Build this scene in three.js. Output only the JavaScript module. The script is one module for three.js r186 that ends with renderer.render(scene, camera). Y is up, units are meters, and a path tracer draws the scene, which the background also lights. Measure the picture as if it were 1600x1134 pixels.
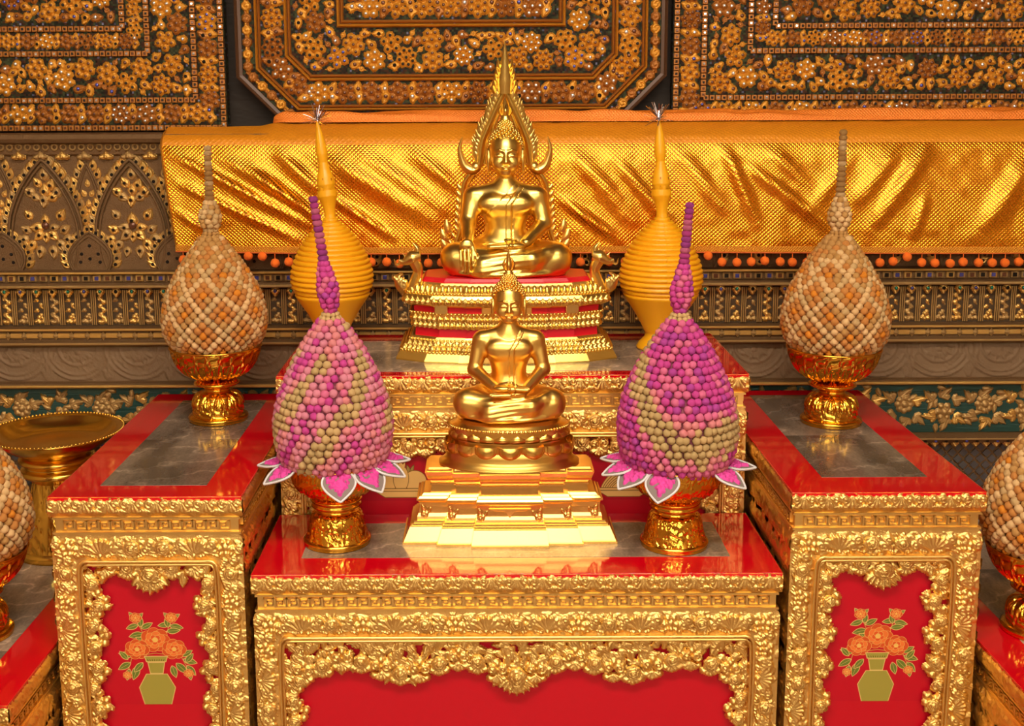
import * as THREE from 'three';
import { mergeGeometries, mergeVertices } from 'three/addons/utils/BufferGeometryUtils.js';
import { RoundedBoxGeometry } from 'three/addons/geometries/RoundedBoxGeometry.js';
import { RectAreaLightUniformsLib } from 'three/addons/lights/RectAreaLightUniformsLib.js';

// ---------- camera, sky, lights, exposure ----------
const scene = new THREE.Scene();
const renderer = new THREE.WebGLRenderer({ antialias: true });
renderer.toneMapping = THREE.LinearToneMapping;
renderer.toneMappingExposure = 1.18;
renderer.shadowMap.enabled = true;
const camera = new THREE.PerspectiveCamera(34.06, 1600 / 1134, 0.05, 60);
camera.position.set(-0.072, 1.63, 2.6);
camera.rotation.order = 'YXZ';
camera.rotation.set(-0.16181, 0, -0.0045);
camera.setViewOffset(1600, 1134, 43, 117, 1600, 1134);
camera.updateProjectionMatrix();
scene.background = new THREE.Color(1.0, 0.9, 0.74);          // warm bright daylight outside the high windows
scene.backgroundIntensity = 8.0;
RectAreaLightUniformsLib.init();

// ---------- helpers ----------
function mulberry(seed) { let a = seed >>> 0; return () => { a |= 0; a = a + 0x6D2B79F5 | 0; let t = Math.imul(a ^ a >>> 15, 1 | a); t = t + Math.imul(t ^ t >>> 7, 61 | t) ^ t; return ((t ^ t >>> 14) >>> 0) / 4294967296; }; }
const V = (x, y, z) => new THREE.Vector3(x, y, z);
const taken = {};
function numbered(n) { const k = taken[n] = (taken[n] ?? -1) + 1; return k ? n + '_' + String(k).padStart(3, '0') : n; }
function thing(name, label, category, pos = [0, 0, 0], group) {
  const o = new THREE.Group(); o.name = numbered(name); o.position.set(...pos);
  o.userData = { label, category }; if (group) o.userData.group = group;
  scene.add(o); return o;
}
function structure(name, label) { const o = new THREE.Group(); o.name = numbered(name); o.userData = { label, kind: 'structure' }; scene.add(o); return o; }
function part(name, geo, mat, parent, pos, label) {
  const m = new THREE.Mesh(geo, mat); m.name = name; m.castShadow = m.receiveShadow = true;
  if (pos) m.position.set(...pos); if (label) m.userData.label = label;
  parent.add(m); return m;
}
function clean(g, keepUV) {
  if (!g.index) { const n = g.attributes.position.count, ix = new Uint32Array(n); for (let i = 0; i < n; i++) ix[i] = i; g.setIndex(new THREE.BufferAttribute(ix, 1)); }
  for (const k of Object.keys(g.attributes)) if (k !== 'position' && k !== 'normal' && !(k === 'uv' && keepUV)) g.deleteAttribute(k);
  g.morphAttributes = {}; g.groups = []; return g;
}
function join(list, keepUV) { return mergeGeometries(list.map(g => clean(g, keepUV)), false); }
function moved(g, x = 0, y = 0, z = 0, rx = 0, ry = 0, rz = 0, sx = 1, sy = sx, sz = sx) {
  const m = new THREE.Matrix4().compose(V(x, y, z), new THREE.Quaternion().setFromEuler(new THREE.Euler(rx, ry, rz, 'YXZ')), V(sx, sy, sz));
  const c = g.clone(); c.applyMatrix4(m); return c;
}
const box = (w, h, d, x = 0, y = 0, z = 0) => new THREE.BoxGeometry(w, h, d).translate(x, y, z);
const rbox = (w, h, d, r, x = 0, y = 0, z = 0, s = 2) => new RoundedBoxGeometry(w, h, d, s, r).translate(x, y, z);
const span = (x0, x1, y0, y1, z0, z1) => box(x1 - x0, y1 - y0, z1 - z0, (x0 + x1) / 2, (y0 + y1) / 2, (z0 + z1) / 2);
function lathe(pts, seg = 48) { return new THREE.LatheGeometry(pts.map(p => new THREE.Vector2(Math.max(p[0], 0.00005), p[1])), seg); }
function smoothProfile(pts, n = 60) { const c = new THREE.CatmullRomCurve3(pts.map(p => V(p[0], p[1], 0)), false, 'centripetal'); return c.getPoints(n).map(p => [p.x, p.y]); }
function tube(pts, r, seg = 40, rad = 6, closed = false) { return new THREE.TubeGeometry(new THREE.CatmullRomCurve3(pts.map(p => V(...p)), closed, 'centripetal'), seg, r, rad, closed); }
// tube with its own radius at each point
function taper(pts, radii, seg = 24, rad = 8) {
  const c = new THREE.CatmullRomCurve3(pts.map(p => V(...p)), false, 'centripetal');
  const g = new THREE.TubeGeometry(c, seg, 1, rad, false), P = g.attributes.position, q = V(), N = radii.length - 1;
  for (let i = 0; i <= seg; i++) {
    const t = i / seg, k = Math.min(Math.floor(t * N), N - 1), f = t * N - k, r = radii[k] * (1 - f) + radii[k + 1] * f; c.getPointAt(t, q);
    for (let j = 0; j <= rad; j++) { const n = i * (rad + 1) + j; P.setXYZ(n, q.x + (P.getX(n) - q.x) * r, q.y + (P.getY(n) - q.y) * r, q.z + (P.getZ(n) - q.z) * r); }
  }
  g.computeVertexNormals(); return g;
}
// grid surface from a function (i/nu, j/nv) -> [x, y, z]
function patch(nu, nv, fn, uvs, cut) {
  const pos = [], uv = [], ix = [];
  for (let j = 0; j <= nv; j++) for (let i = 0; i <= nu; i++) { const p = fn(i / nu, j / nv); pos.push(p[0], p[1], p[2]); if (uvs) { const t = uvs(i / nu, j / nv); uv.push(t[0], t[1]); } else uv.push(i / nu, j / nv); }
  for (let j = 0; j < nv; j++) for (let i = 0; i < nu; i++) { if (cut && cut(i, j)) continue; const a = j * (nu + 1) + i, b = a + 1, c = a + nu + 1, d = c + 1; ix.push(a, b, d, a, d, c); }
  const g = new THREE.BufferGeometry(); g.setAttribute('position', new THREE.Float32BufferAttribute(pos, 3)); g.setAttribute('uv', new THREE.Float32BufferAttribute(uv, 2)); g.setIndex(ix); g.computeVertexNormals(); return g;
}
// value noise in 2D and 3D
function hash3(x, y, z) { let h = Math.imul(x, 374761393) ^ Math.imul(y, 668265263) ^ Math.imul(z, 2147483647 ^ 0x5bd1e995); h = Math.imul(h ^ h >>> 13, 1274126177); return ((h ^ h >>> 16) >>> 0) / 4294967296; }
function noise(x, y, z = 0, wrap = 0) {
  const xi = Math.floor(x), yi = Math.floor(y), zi = Math.floor(z), s = t => t * t * (3 - 2 * t), fx = s(x - xi), fy = s(y - yi), fz = s(z - zi);
  const w = wrap ? n => ((n % wrap) + wrap) % wrap : n => n, L = (a, b, t) => a + (b - a) * t;
  const h = (i, j, k) => hash3(w(xi + i), w(yi + j), zi + k);
  return L(L(L(h(0, 0, 0), h(1, 0, 0), fx), L(h(0, 1, 0), h(1, 1, 0), fx), fy), L(L(h(0, 0, 1), h(1, 0, 1), fx), L(h(0, 1, 1), h(1, 1, 1), fx), fy), fz);
}
function fbm(x, y, oct, wrap) { let s = 0, a = 0.5; for (let i = 0; i < oct; i++) { s += a * noise(x, y, i * 7.3, wrap); x *= 2; y *= 2; wrap *= 2; a /= 2; } return s; }
function dataTex(n, fn, srgb, rep = [1, 1]) {
  const d = new Uint8Array(n * n * 4);
  for (let j = 0; j < n; j++) for (let i = 0; i < n; i++) { const c = fn(i / n, j / n), k = (j * n + i) * 4; for (let q = 0; q < 3; q++) d[k + q] = Math.max(0, Math.min(255, Math.round(255 * (Array.isArray(c) ? c[q] : c)))); d[k + 3] = 255; }
  const t = new THREE.DataTexture(d, n, n); t.wrapS = t.wrapT = THREE.RepeatWrapping; t.magFilter = THREE.LinearFilter; t.minFilter = THREE.LinearMipmapLinearFilter; t.generateMipmaps = true;
  if (srgb) t.colorSpace = THREE.SRGBColorSpace; t.repeat.set(...rep); t.needsUpdate = true; return t;
}
function again(t, a, b) { const c = t.clone(); c.repeat.set(a, b); c.needsUpdate = true; return c; }

// ---------- carved relief: a height field built from ornaments ----------
class Relief {
  constructor(w, h, cell) { this.w = w; this.h = h; this.nx = Math.max(2, Math.round(w / cell)); this.ny = Math.max(2, Math.round(h / cell)); this.g = new Float32Array((this.nx + 1) * (this.ny + 1)); this.set = new Uint8Array(this.g.length); }
  stamp(cx, cy, R, fn) {
    const { nx, ny, w, h } = this, i0 = Math.max(0, Math.ceil((cx - R) / w * nx)), i1 = Math.min(nx, Math.floor((cx + R) / w * nx)), j0 = Math.max(0, Math.ceil((cy - R) / h * ny)), j1 = Math.min(ny, Math.floor((cy + R) / h * ny));
    for (let j = j0; j <= j1; j++) for (let i = i0; i <= i1; i++) { const v = fn(i / nx * w - cx, j / ny * h - cy); if (v > 0) { const k = j * (nx + 1) + i; this.set[k] = 1; if (v > this.g[k]) this.g[k] = v; } }
  }
  dome(x, y, r, h) { this.stamp(x, y, r, (a, b) => { const d = 1 - (a * a + b * b) / (r * r); return d > 0 ? h * Math.sqrt(d) : 0; }); }
  flower(x, y, r, h, n = 6, rot = 0) {
    this.stamp(x, y, r, (a, b) => {
      const d = Math.hypot(a, b), t = Math.atan2(b, a) + rot, c = Math.abs(Math.cos(n * t / 2)), e = r * (0.7 + 0.3 * Math.sqrt(c));
      if (d > e) return 0; const q = d / e;
      if (d < r * 0.3) return h * (0.72 + 0.38 * Math.sqrt(1 - (d / (r * 0.3)) ** 2));
      return h * (0.35 + 0.55 * Math.sin(Math.PI * Math.min(1, (q - 0.25) / 0.85)) * (0.45 + 0.55 * c));
    });
  }
  rose(x, y, r, h, rot = 0) {   // rings of overlapping petals
    this.stamp(x, y, r, (a, b) => {
      const d = Math.hypot(a, b) / r, t = Math.atan2(b, a) + rot; let v = 0;
      for (const [R, n, o] of [[0.98, 7, 0], [0.68, 5, 0.6], [0.36, 4, 0.2]]) { const e = R * (0.86 + 0.14 * Math.abs(Math.cos(n * (t + o) / 2))); if (d < e) v = h * (1.25 - R) * (0.55 + 0.45 * Math.pow(d / e, 1.5)) + h * 0.25; }
      return v;
    });
  }
  leaf(x, y, len, wid, ang, h, curl = 0, lobes = 0) {   // from (x, y) outwards
    const c = Math.cos(ang), s = Math.sin(ang), R = len * 1.15;
    this.stamp(x, y, R, (a, b) => {
      const u = (a * c + b * s) / len; if (u < 0 || u > 1) return 0;
      let v = (-a * s + b * c) - curl * len * u * u; let w = wid * Math.pow(Math.sin(Math.PI * Math.pow(u, 0.75)), 0.8) + 1e-5;
      if (lobes) w *= 0.78 + 0.22 * Math.abs(Math.sin(lobes * Math.PI * u));
      const q = Math.abs(v) / w; if (q > 1) return 0;
      return h * (0.25 + 0.75 * Math.sqrt(1 - q * q)) * (0.8 + 0.2 * Math.cos(q * 9)) * (0.7 + 0.3 * u);
    });
  }
  scroll(x, y, r, h, turns = 1.6, dir = 1, rot = 0) {
    this.stamp(x, y, r, (a, b) => { const d = Math.hypot(a, b) / r; if (d > 1) return 0; const t = (dir * Math.atan2(b, a) + rot) / (2 * Math.PI), p = d * turns - t, f = p - Math.floor(p); return d < 0.2 ? h * 1.1 : h * (0.3 + 0.75 * Math.sqrt(Math.max(0, 1 - (2 * f - 1) ** 2))); });
  }
  fan(x, y, r, h, ang, open = 1.2, ribs = 7) {   // a shell
    this.stamp(x, y, r, (a, b) => { const d = Math.hypot(a, b) / r; let t = Math.atan2(b, a) - ang; t = Math.atan2(Math.sin(t), Math.cos(t)); const q = t / open; if (Math.abs(q) > 1) return 0; const c = Math.abs(Math.cos(q * ribs * Math.PI / 2)); if (d > 0.88 + 0.12 * c) return 0; return h * (0.5 + 0.28 * d * c + 0.12 * c); });
  }
  bar(x0, y0, x1, y1, r, h) { const L = Math.hypot(x1 - x0, y1 - y0), ux = (x1 - x0) / L, uy = (y1 - y0) / L; this.stamp((x0 + x1) / 2, (y0 + y1) / 2, L / 2 + r, (a, b) => { const X = a + (x0 + x1) / 2 - x0, Y = b + (y0 + y1) / 2 - y0, u = Math.max(0, Math.min(L, X * ux + Y * uy)), d = Math.hypot(X - ux * u, Y - uy * u) / r; return d < 1 ? h * Math.sqrt(1 - d * d) : 0; }); }
  // foliage along a strip that starts at (ox, oy), runs L along (ux, uy) and is H wide
  vine(ox, oy, ux, uy, L, H, h, rnd, pitch = 1.5, roses = null) {
    const vx = -uy, vy = ux, base = Math.atan2(uy, ux), n = Math.max(1, Math.round(L / (H * pitch))), p = L / n, P = (s, t) => [ox + ux * s + vx * t, oy + uy * s + vy * t], mid = (n - 1) / 2;
    for (let i = 0; i < Math.round(L / H * 11); i++) { const [x, y] = P(rnd() * L, H * (0.06 + 0.88 * rnd())); this.leaf(x, y, H * (0.3 + 0.25 * rnd()), H * (0.09 + 0.06 * rnd()), rnd() * 6.283, h * (0.3 + 0.2 * rnd()), 0.5 * (rnd() - 0.5)); }
    for (let i = 0; i < n; i++) {
      const c = (i + 0.5) * p, m = i < mid ? -1 : 1, kind = Math.abs(Math.round(Math.abs(i - mid) - 0.01)) % 3;
      for (const s of [-1, 1]) {
        let q = P(c + s * p * 0.28, H * 0.27); this.leaf(q[0], q[1], H * 0.5, H * 0.12, base + (s > 0 ? 0.35 : Math.PI - 0.35), h * 0.75, 0.5 * s, 3);
        q = P(c + s * p * 0.26, H * 0.75); this.leaf(q[0], q[1], H * 0.48, H * 0.12, base + (s > 0 ? -0.3 : Math.PI + 0.3), h * 0.8, -0.5 * s, 3);
        q = P(c + s * p * 0.43, H * (0.5 + 0.12 * s)); this.scroll(q[0], q[1], H * 0.2, h * 0.75, 1.5, s * m, 1);
        for (let b = 0; b < 4; b++) { q = P(c + s * p * (0.2 + 0.09 * b), H * (0.9 - 0.04 * b)); this.dome(q[0], q[1], H * 0.06, h * 0.7); }
      }
      const [x, y] = P(c, H * 0.5);
      if (kind === 0) { if (roses) roses.push([x, y, H * 0.3]); this.rose(x, y, H * 0.31, h * 0.85, rnd() * 6); for (let b = 0; b < 9; b++) this.leaf(x, y, H * 0.48, H * 0.09, b / 9 * 6.283, h * 0.55); }
      else if (kind === 1) { this.fan(...P(c, H * 0.85), H * 0.68, h, base - Math.PI / 2, 1.15, 7); this.dome(...P(c, H * 0.85), H * 0.09, h); }
      else { for (const [a, b, r] of [[0, 0, 0.17], [-0.24, 0.06, 0.13], [0.24, 0.06, 0.13], [-0.12, -0.2, 0.12], [0.13, -0.2, 0.12], [0.02, 0.26, 0.12], [-0.2, 0.28, 0.1], [0.22, 0.28, 0.1]]) this.dome(...P(c + a * H, H * (0.5 + b)), H * r, h * 0.95); }
    }
  }
  // map(x, y, height) -> [x, y, z]; keep(i, j) says which cells stay
  geometry(map, keep) {
    const { nx, ny, w, h, g } = this;
    return patch(nx, ny, (a, b) => map(a * w, b * h, g[Math.round(b * ny) * (nx + 1) + Math.round(a * nx)]), (a, b) => [a * w, b * h], keep ? (i, j) => !keep(i, j) : null);
  }
  solid() { const { nx, set } = this; return (i, j) => set[j * (nx + 1) + i] || set[j * (nx + 1) + i + 1] || set[(j + 1) * (nx + 1) + i] || set[(j + 1) * (nx + 1) + i + 1]; }
}
// a loose ornament cut out of a small relief, lying in the xy plane, back at z = 0
function ornament(size, n, draw) { const r = new Relief(size, size, size / n); draw(r, size / 2); return r.geometry((x, y, h) => [x - size / 2, size / 2 - y, h], r.solid()); }

// ---------- implicit bodies ----------
function netSurface(f, lo, hi, cell) {
  const nx = Math.ceil((hi[0] - lo[0]) / cell), ny = Math.ceil((hi[1] - lo[1]) / cell), nz = Math.ceil((hi[2] - lo[2]) / cell), sx = nx + 1, sy = ny + 1;
  const F = new Float32Array(sx * sy * (nz + 1)), at = (i, j, k) => i + sx * (j + sy * k);
  for (let k = 0; k <= nz; k++) for (let j = 0; j <= ny; j++) for (let i = 0; i <= nx; i++) F[at(i, j, k)] = f(lo[0] + i * cell, lo[1] + j * cell, lo[2] + k * cell);
  const id = new Int32Array(nx * ny * nz).fill(-1), pos = [], C = (i, j, k) => i + nx * (j + ny * k);
  const E = [[0, 0, 0, 1, 0, 0], [0, 1, 0, 1, 1, 0], [0, 0, 1, 1, 0, 1], [0, 1, 1, 1, 1, 1], [0, 0, 0, 0, 1, 0], [1, 0, 0, 1, 1, 0], [0, 0, 1, 0, 1, 1], [1, 0, 1, 1, 1, 1], [0, 0, 0, 0, 0, 1], [1, 0, 0, 1, 0, 1], [0, 1, 0, 0, 1, 1], [1, 1, 0, 1, 1, 1]];
  for (let k = 0; k < nz; k++) for (let j = 0; j < ny; j++) for (let i = 0; i < nx; i++) {
    let n = 0, x = 0, y = 0, z = 0;
    for (const e of E) { const a = F[at(i + e[0], j + e[1], k + e[2])], b = F[at(i + e[3], j + e[4], k + e[5])]; if ((a < 0) !== (b < 0)) { const t = a / (a - b); x += e[0] + t * (e[3] - e[0]); y += e[1] + t * (e[4] - e[1]); z += e[2] + t * (e[5] - e[2]); n++; } }
    if (n) { id[C(i, j, k)] = pos.length / 3; pos.push(lo[0] + (i + x / n) * cell, lo[1] + (j + y / n) * cell, lo[2] + (k + z / n) * cell); }
  }
  const ix = [], quad = (a, b, c, d, flip) => { if (a < 0 || b < 0 || c < 0 || d < 0) return; flip ? ix.push(a, c, b, a, d, c) : ix.push(a, b, c, a, c, d); };
  for (let k = 1; k < nz; k++) for (let j = 1; j < ny; j++) for (let i = 1; i < nx; i++) {
    const a = F[at(i, j, k)] < 0;
    if (a !== (F[at(i + 1, j, k)] < 0)) quad(id[C(i, j - 1, k - 1)], id[C(i, j, k - 1)], id[C(i, j, k)], id[C(i, j - 1, k)], !a);
    if (a !== (F[at(i, j + 1, k)] < 0)) quad(id[C(i - 1, j, k - 1)], id[C(i - 1, j, k)], id[C(i, j, k)], id[C(i, j, k - 1)], !a);
    if (a !== (F[at(i, j, k + 1)] < 0)) quad(id[C(i - 1, j - 1, k)], id[C(i, j - 1, k)], id[C(i, j, k)], id[C(i - 1, j, k)], !a);
  }
  const nor = new Float32Array(pos.length), e = cell * 0.6;
  for (let n = 0; n < pos.length; n += 3) { const x = pos[n], y = pos[n + 1], z = pos[n + 2]; let a = f(x + e, y, z) - f(x - e, y, z), b = f(x, y + e, z) - f(x, y - e, z), c = f(x, y, z + e) - f(x, y, z - e); const l = Math.hypot(a, b, c) || 1; nor[n] = a / l; nor[n + 1] = b / l; nor[n + 2] = c / l; }
  const g = new THREE.BufferGeometry(); g.setAttribute('position', new THREE.Float32BufferAttribute(pos, 3)); g.setAttribute('normal', new THREE.BufferAttribute(nor, 3)); g.setIndex(ix); return g;
}
const smin = (a, b, k) => { const h = Math.max(k - Math.abs(a - b), 0) / k; return Math.min(a, b) - h * h * k * 0.25; };
function capsule(x, y, z, a, b, ra, rb) {
  const bx = b[0] - a[0], by = b[1] - a[1], bz = b[2] - a[2], px = x - a[0], py = y - a[1], pz = z - a[2]; let h = (px * bx + py * by + pz * bz) / (bx * bx + by * by + bz * bz); h = h < 0 ? 0 : h > 1 ? 1 : h;
  return Math.hypot(px - bx * h, py - by * h, pz - bz * h) - (ra + (rb - ra) * h);
}
function ellip(x, y, z, c, r) { const a = (x - c[0]) / r[0], b = (y - c[1]) / r[1], d = (z - c[2]) / r[2], k0 = Math.hypot(a, b, d), k1 = Math.hypot(a / r[0], b / r[1], d / r[2]); return k1 < 1e-9 ? -Math.min(...r) : k0 * (k0 - 1) / k1; }

// ---------- materials ----------
const grain = dataTex(256, (x, y) => 0.5 * fbm(x * 16, y * 16, 4, 16) + 0.35 * noise(x * 128, y * 128, 3, 128), false);
const mottled = dataTex(256, (x, y) => 0.55 + 0.5 * (fbm(x * 8, y * 8, 5, 8) - 0.45), false);
const hammered = dataTex(256, (x, y) => { let m = 1; const n = 28; const cx = Math.floor(x * n), cy = Math.floor(y * n); for (let i = -1; i <= 1; i++) for (let j = -1; j <= 1; j++) { const a = (cx + i + n) % n, b = (cy + j + n) % n, px = (cx + i + 0.15 + 0.7 * hash3(a, b, 1)), py = (cy + j + 0.15 + 0.7 * hash3(a, b, 2)); m = Math.min(m, Math.hypot(x * n - px, y * n - py)); } return Math.min(1, m * 1.1); }, false);
const std = (rgb, rough, metal = 0, more = {}) => { const m = new THREE.MeshPhysicalMaterial({ roughness: rough, metalness: metal, side: THREE.DoubleSide, ...more }); m.color.setRGB(...rgb); return m; };
const M = {};
M.statue = std([0.97, 0.6, 0.14], 0.33, 1);
M.statueBack = std([0.97, 0.67, 0.16], 0.31, 1);
M.carved = std([0.98, 0.65, 0.2], 0.4, 1, { bumpMap: again(grain, 9, 9), bumpScale: 0.0012 });
M.carvedFine = std([0.95, 0.66, 0.18], 0.32, 1);
M.base = std([0.96, 0.56, 0.15], 0.27, 1);
M.lotus = std([0.93, 0.56, 0.12], 0.28, 1);
M.bowl = std([0.9, 0.45, 0.05], 0.2, 1);
M.bowlStamped = std([0.9, 0.46, 0.055], 0.2, 1, { bumpMap: again(hammered, 3, 1), bumpScale: 0.003 });
M.tray = std([0.96, 0.6, 0.1], 0.22, 1);
M.lacquer = std([0.68, 0.001, 0.01], 0.1, 0, { clearcoat: 0.6, clearcoatRoughness: 0.04, bumpMap: again(mottled, 2, 2), bumpScale: 0.0004 });
M.redPaint = std([0.6, 0.002, 0.014], 0.4);
const marbleTex = dataTex(512, (x, y) => { const w = fbm(x * 4, y * 4, 5, 4), u = fbm(x * 8 + 5, y * 3, 5, 8), v = Math.abs(Math.sin((x * 2 + y * 3 + w * 3) * Math.PI)), vein = Math.pow(1 - v, 5) * u * 1.6, b = 0.2 + 0.42 * Math.pow(u, 1.3) + 0.16 * vein + 0.05 * (noise(x * 128, y * 64, 2, 128) - 0.5); return [b * 1.08, b * 0.96, b * 0.84]; }, true);
M.marble = std([1.25, 1.2, 1.12], 0.14, 0, { map: again(marbleTex, 2.2, 2.2) });
M.paleMarble = std([2.3, 2.15, 1.95], 0.14, 0, { map: again(marbleTex, 2.2, 2.2) });
M.bronze = std([0.175, 0.094, 0.038], 0.55, 0.2, { specularIntensity: 0.35, bumpMap: again(grain, 5, 5), bumpScale: 0.003 });
M.greyStucco = std([0.22, 0.135, 0.07], 0.6, 0.1, { specularIntensity: 0.4, bumpMap: again(grain, 6, 6), bumpScale: 0.002 });
M.dark = std([0.035, 0.026, 0.02], 0.7, 0, { specularIntensity: 0.3, bumpMap: again(grain, 3, 3), bumpScale: 0.004 });
M.gilt = std([0.78, 0.46, 0.12], 0.38, 0.8, { bumpMap: again(grain, 8, 8), bumpScale: 0.001 });
M.giltDull = std([0.5, 0.3, 0.1], 0.45, 0.6, { bumpMap: again(grain, 8, 8), bumpScale: 0.001 });
M.ochre = std([0.66, 0.28, 0.022], 0.45, 0.4, { bumpMap: again(grain, 8, 8), bumpScale: 0.001 });
M.ochreDark = std([0.4, 0.14, 0.018], 0.45, 0.4, { bumpMap: again(grain, 8, 8), bumpScale: 0.001 });
const inlay = dataTex(256, (x, y) => { const n = 40, a = Math.floor(x * n), b = Math.floor(y * n), t = hash3(a, b, 5), l = 0.35 + 0.9 * hash3(a, b, 9); return t < 0.05 ? [0.5 * l, 0.5 * l, 0.62 * l] : t < 0.6 ? [0.27 * l, 0.29 * l, 0.17 * l] : [0.3 * l, 0.17 * l, 0.09 * l]; }, true);
M.inlay = std([0.6, 0.6, 0.6], 0.7, 0, { specularIntensity: 0.4, map: again(inlay, 4, 4), bumpMap: again(mottled, 8, 8), bumpScale: 0.002 });
M.eye = std([0.16, 0.06, 0.03], 0.15, 0.3);
M.glassWhite = std([0.8, 0.78, 0.74], 0.06, 0.7);
M.glassBlue = std([0.1, 0.1, 0.4], 0.08, 0.5);
M.glassGreen = std([0.02, 0.25, 0.16], 0.1, 0.4);
M.green = std([0.018, 0.065, 0.052], 0.3, 0.1, { bumpMap: again(mottled, 6, 6), bumpScale: 0.003 });
M.wood = std([0.1, 0.045, 0.02], 0.45, 0.1, { bumpMap: again(grain, 3, 3), bumpScale: 0.001 });
const weave = dataTex(64, (x, y) => { const a = Math.abs(Math.sin(Math.PI * (x * 4 + y * 4))), b = Math.abs(Math.sin(Math.PI * (x * 4 - y * 4))); return 0.2 + 0.8 * Math.min(a, b); }, false);
const weaveColour = dataTex(64, (x, y) => { const a = Math.abs(Math.sin(Math.PI * (x * 4 + y * 4))), b = Math.abs(Math.sin(Math.PI * (x * 4 - y * 4))), k = Math.min(a, b) > 0.36 ? 1 : 0; return k ? [1, 0.74, 0.18] : [0.84, 0.4, 0.02]; }, true);
const weaveMetal = dataTex(64, (x, y) => { const a = Math.abs(Math.sin(Math.PI * (x * 4 + y * 4))), b = Math.abs(Math.sin(Math.PI * (x * 4 - y * 4))); return Math.min(a, b) > 0.36 ? 1 : 0.15; }, false);
M.brocade = std([1, 1, 1], 0.25, 1, { map: again(weaveColour, 20, 20), metalnessMap: again(weaveMetal, 20, 20), bumpMap: again(weave, 20, 20), bumpScale: 0.001 });
M.orangeWeave = std([0.8, 0.28, 0.008], 0.5, 0.15, { bumpMap: again(weave, 15, 15), bumpScale: 0.0012 });
M.orangeCloth = std([0.85, 0.22, 0.015], 0.42, 0.3, { bumpMap: again(weave, 26, 26), bumpScale: 0.0012 });
M.tape = std([0.75, 0.3, 0.02], 0.5, 0.5, { bumpMap: again(weave, 30, 30), bumpScale: 0.002 });
M.pompom = std([0.9, 0.17, 0.01], 0.95, 0, { sheen: 0.5 });
M.wax = std([0.92, 0.42, 0.006], 0.42, 0, { clearcoat: 0.15, clearcoatRoughness: 0.3 });
M.waxSlit = std([0.35, 0.06, 0.01], 0.6);
M.tinsel = std([0.85, 0.82, 0.85], 0.12, 1);
M.whiteCord = std([0.75, 0.74, 0.72], 0.8);
M.felt = std([0.25, 0.2, 0.17], 0.9);
M.pinkPile = std([0.75, 0.07, 0.36], 0.9);
const petalBump = { bumpMap: again(grain, 1.5, 1.5), bumpScale: 0.003, sheen: 0.2, roughness: 0.85 };
M.bead = {
  magenta: std([0.5, 0.042, 0.23], 0.85, 0, petalBump), plum: std([0.38, 0.04, 0.25], 0.85, 0, petalBump), pink: std([0.6, 0.12, 0.23], 0.85, 0, petalBump), rose: std([0.62, 0.2, 0.2], 0.85, 0, petalBump),
  blush: std([0.6, 0.2, 0.26], 0.85, 0, petalBump), cream: std([0.44, 0.29, 0.11], 0.85, 0, petalBump), straw: std([0.52, 0.33, 0.13], 0.85, 0, petalBump),
  ivory: std([0.66, 0.41, 0.17], 0.85, 0, petalBump), tan: std([0.5, 0.195, 0.036], 0.85, 0, petalBump), amber: std([0.62, 0.2, 0.006], 0.85, 0, petalBump), buff: std([0.46, 0.235, 0.06], 0.85, 0, petalBump),
};
M.plaster = std([0.42, 0.29, 0.16], 0.8);
M.redWall = std([0.2, 0.03, 0.02], 0.6);
M.floorStone = std([0.28, 0.16, 0.09], 0.3, 0, { bumpMap: again(mottled, 3, 3), bumpScale: 0.001 });
M.lampCase = std([0.7, 0.7, 0.68], 0.4);
M.lamp = std([1, 0.95, 0.85], 0.5, 0, { emissive: new THREE.Color(1, 0.93, 0.8), emissiveIntensity: 3 });

// ---------- the room ----------
{
  const f = structure('floor', 'polished stone floor of the hall'); part('slab', span(-3.4, 3.4, -0.2, 0, -1.6, 5.8), M.floorStone, f);
  const c = structure('ceiling', 'dark red ceiling of the hall'); part('slab', span(-3.4, 3.4, 4.2, 4.4, -1.6, 5.8), M.redWall, c);
  part('slab', span(-3.4, -3.2, 0, 4.2, -1.6, 5.8), M.plaster, structure('wall_left', 'plain plaster wall'));
  part('slab', span(3.2, 3.4, 0, 4.2, -1.6, 5.8), M.plaster, structure('wall_right', 'plain plaster wall'));
  const w = structure('wall_front', 'plaster wall with high open windows behind the viewer');
  const D = [[-2.7, -1.5], [-0.9, 0.9], [1.5, 2.7]], top = 3.95, sill = 2.15; let x = -3.2;
  for (const [a, b] of D) { part('pier', span(x, a, 0, 4.2, 5.6, 5.8), M.plaster, w); part('lintel', span(a, b, top, 4.2, 5.6, 5.8), M.plaster, w); part('sill_wall', span(a, b, 0, sill, 5.6, 5.8), M.plaster, w); x = b; }
  part('pier', span(x, 3.2, 0, 4.2, 5.6, 5.8), M.plaster, w);
}
function ceilingLamp(x, z, w, d, power, label) {
  const t = thing('ceiling_lamp', label, 'lamp', [x, 0, z]);
  const y = 3.55; part('case', rbox(w + 0.08, 0.07, d + 0.08, 0.01, 0, y + 0.04, 0), M.lampCase, t); part('diffuser', rbox(w, 0.02, d, 0.005, 0, y, 0), M.lamp, t);
  for (const s of [-1, 1]) part('rod', new THREE.CylinderGeometry(0.008, 0.008, 0.6, 8).translate(s * w * 0.4, y + 0.37, 0), M.lampCase, t);
  const l = new THREE.RectAreaLight(new THREE.Color(1, 0.9, 0.74), power, w, d); l.position.set(0, y - 0.015, 0); l.rotation.x = -Math.PI / 2; t.add(l);
}
ceilingLamp(0, 1.75, 2.3, 0.4, 31, 'long white ceiling lamp hung in front of the altar');

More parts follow.
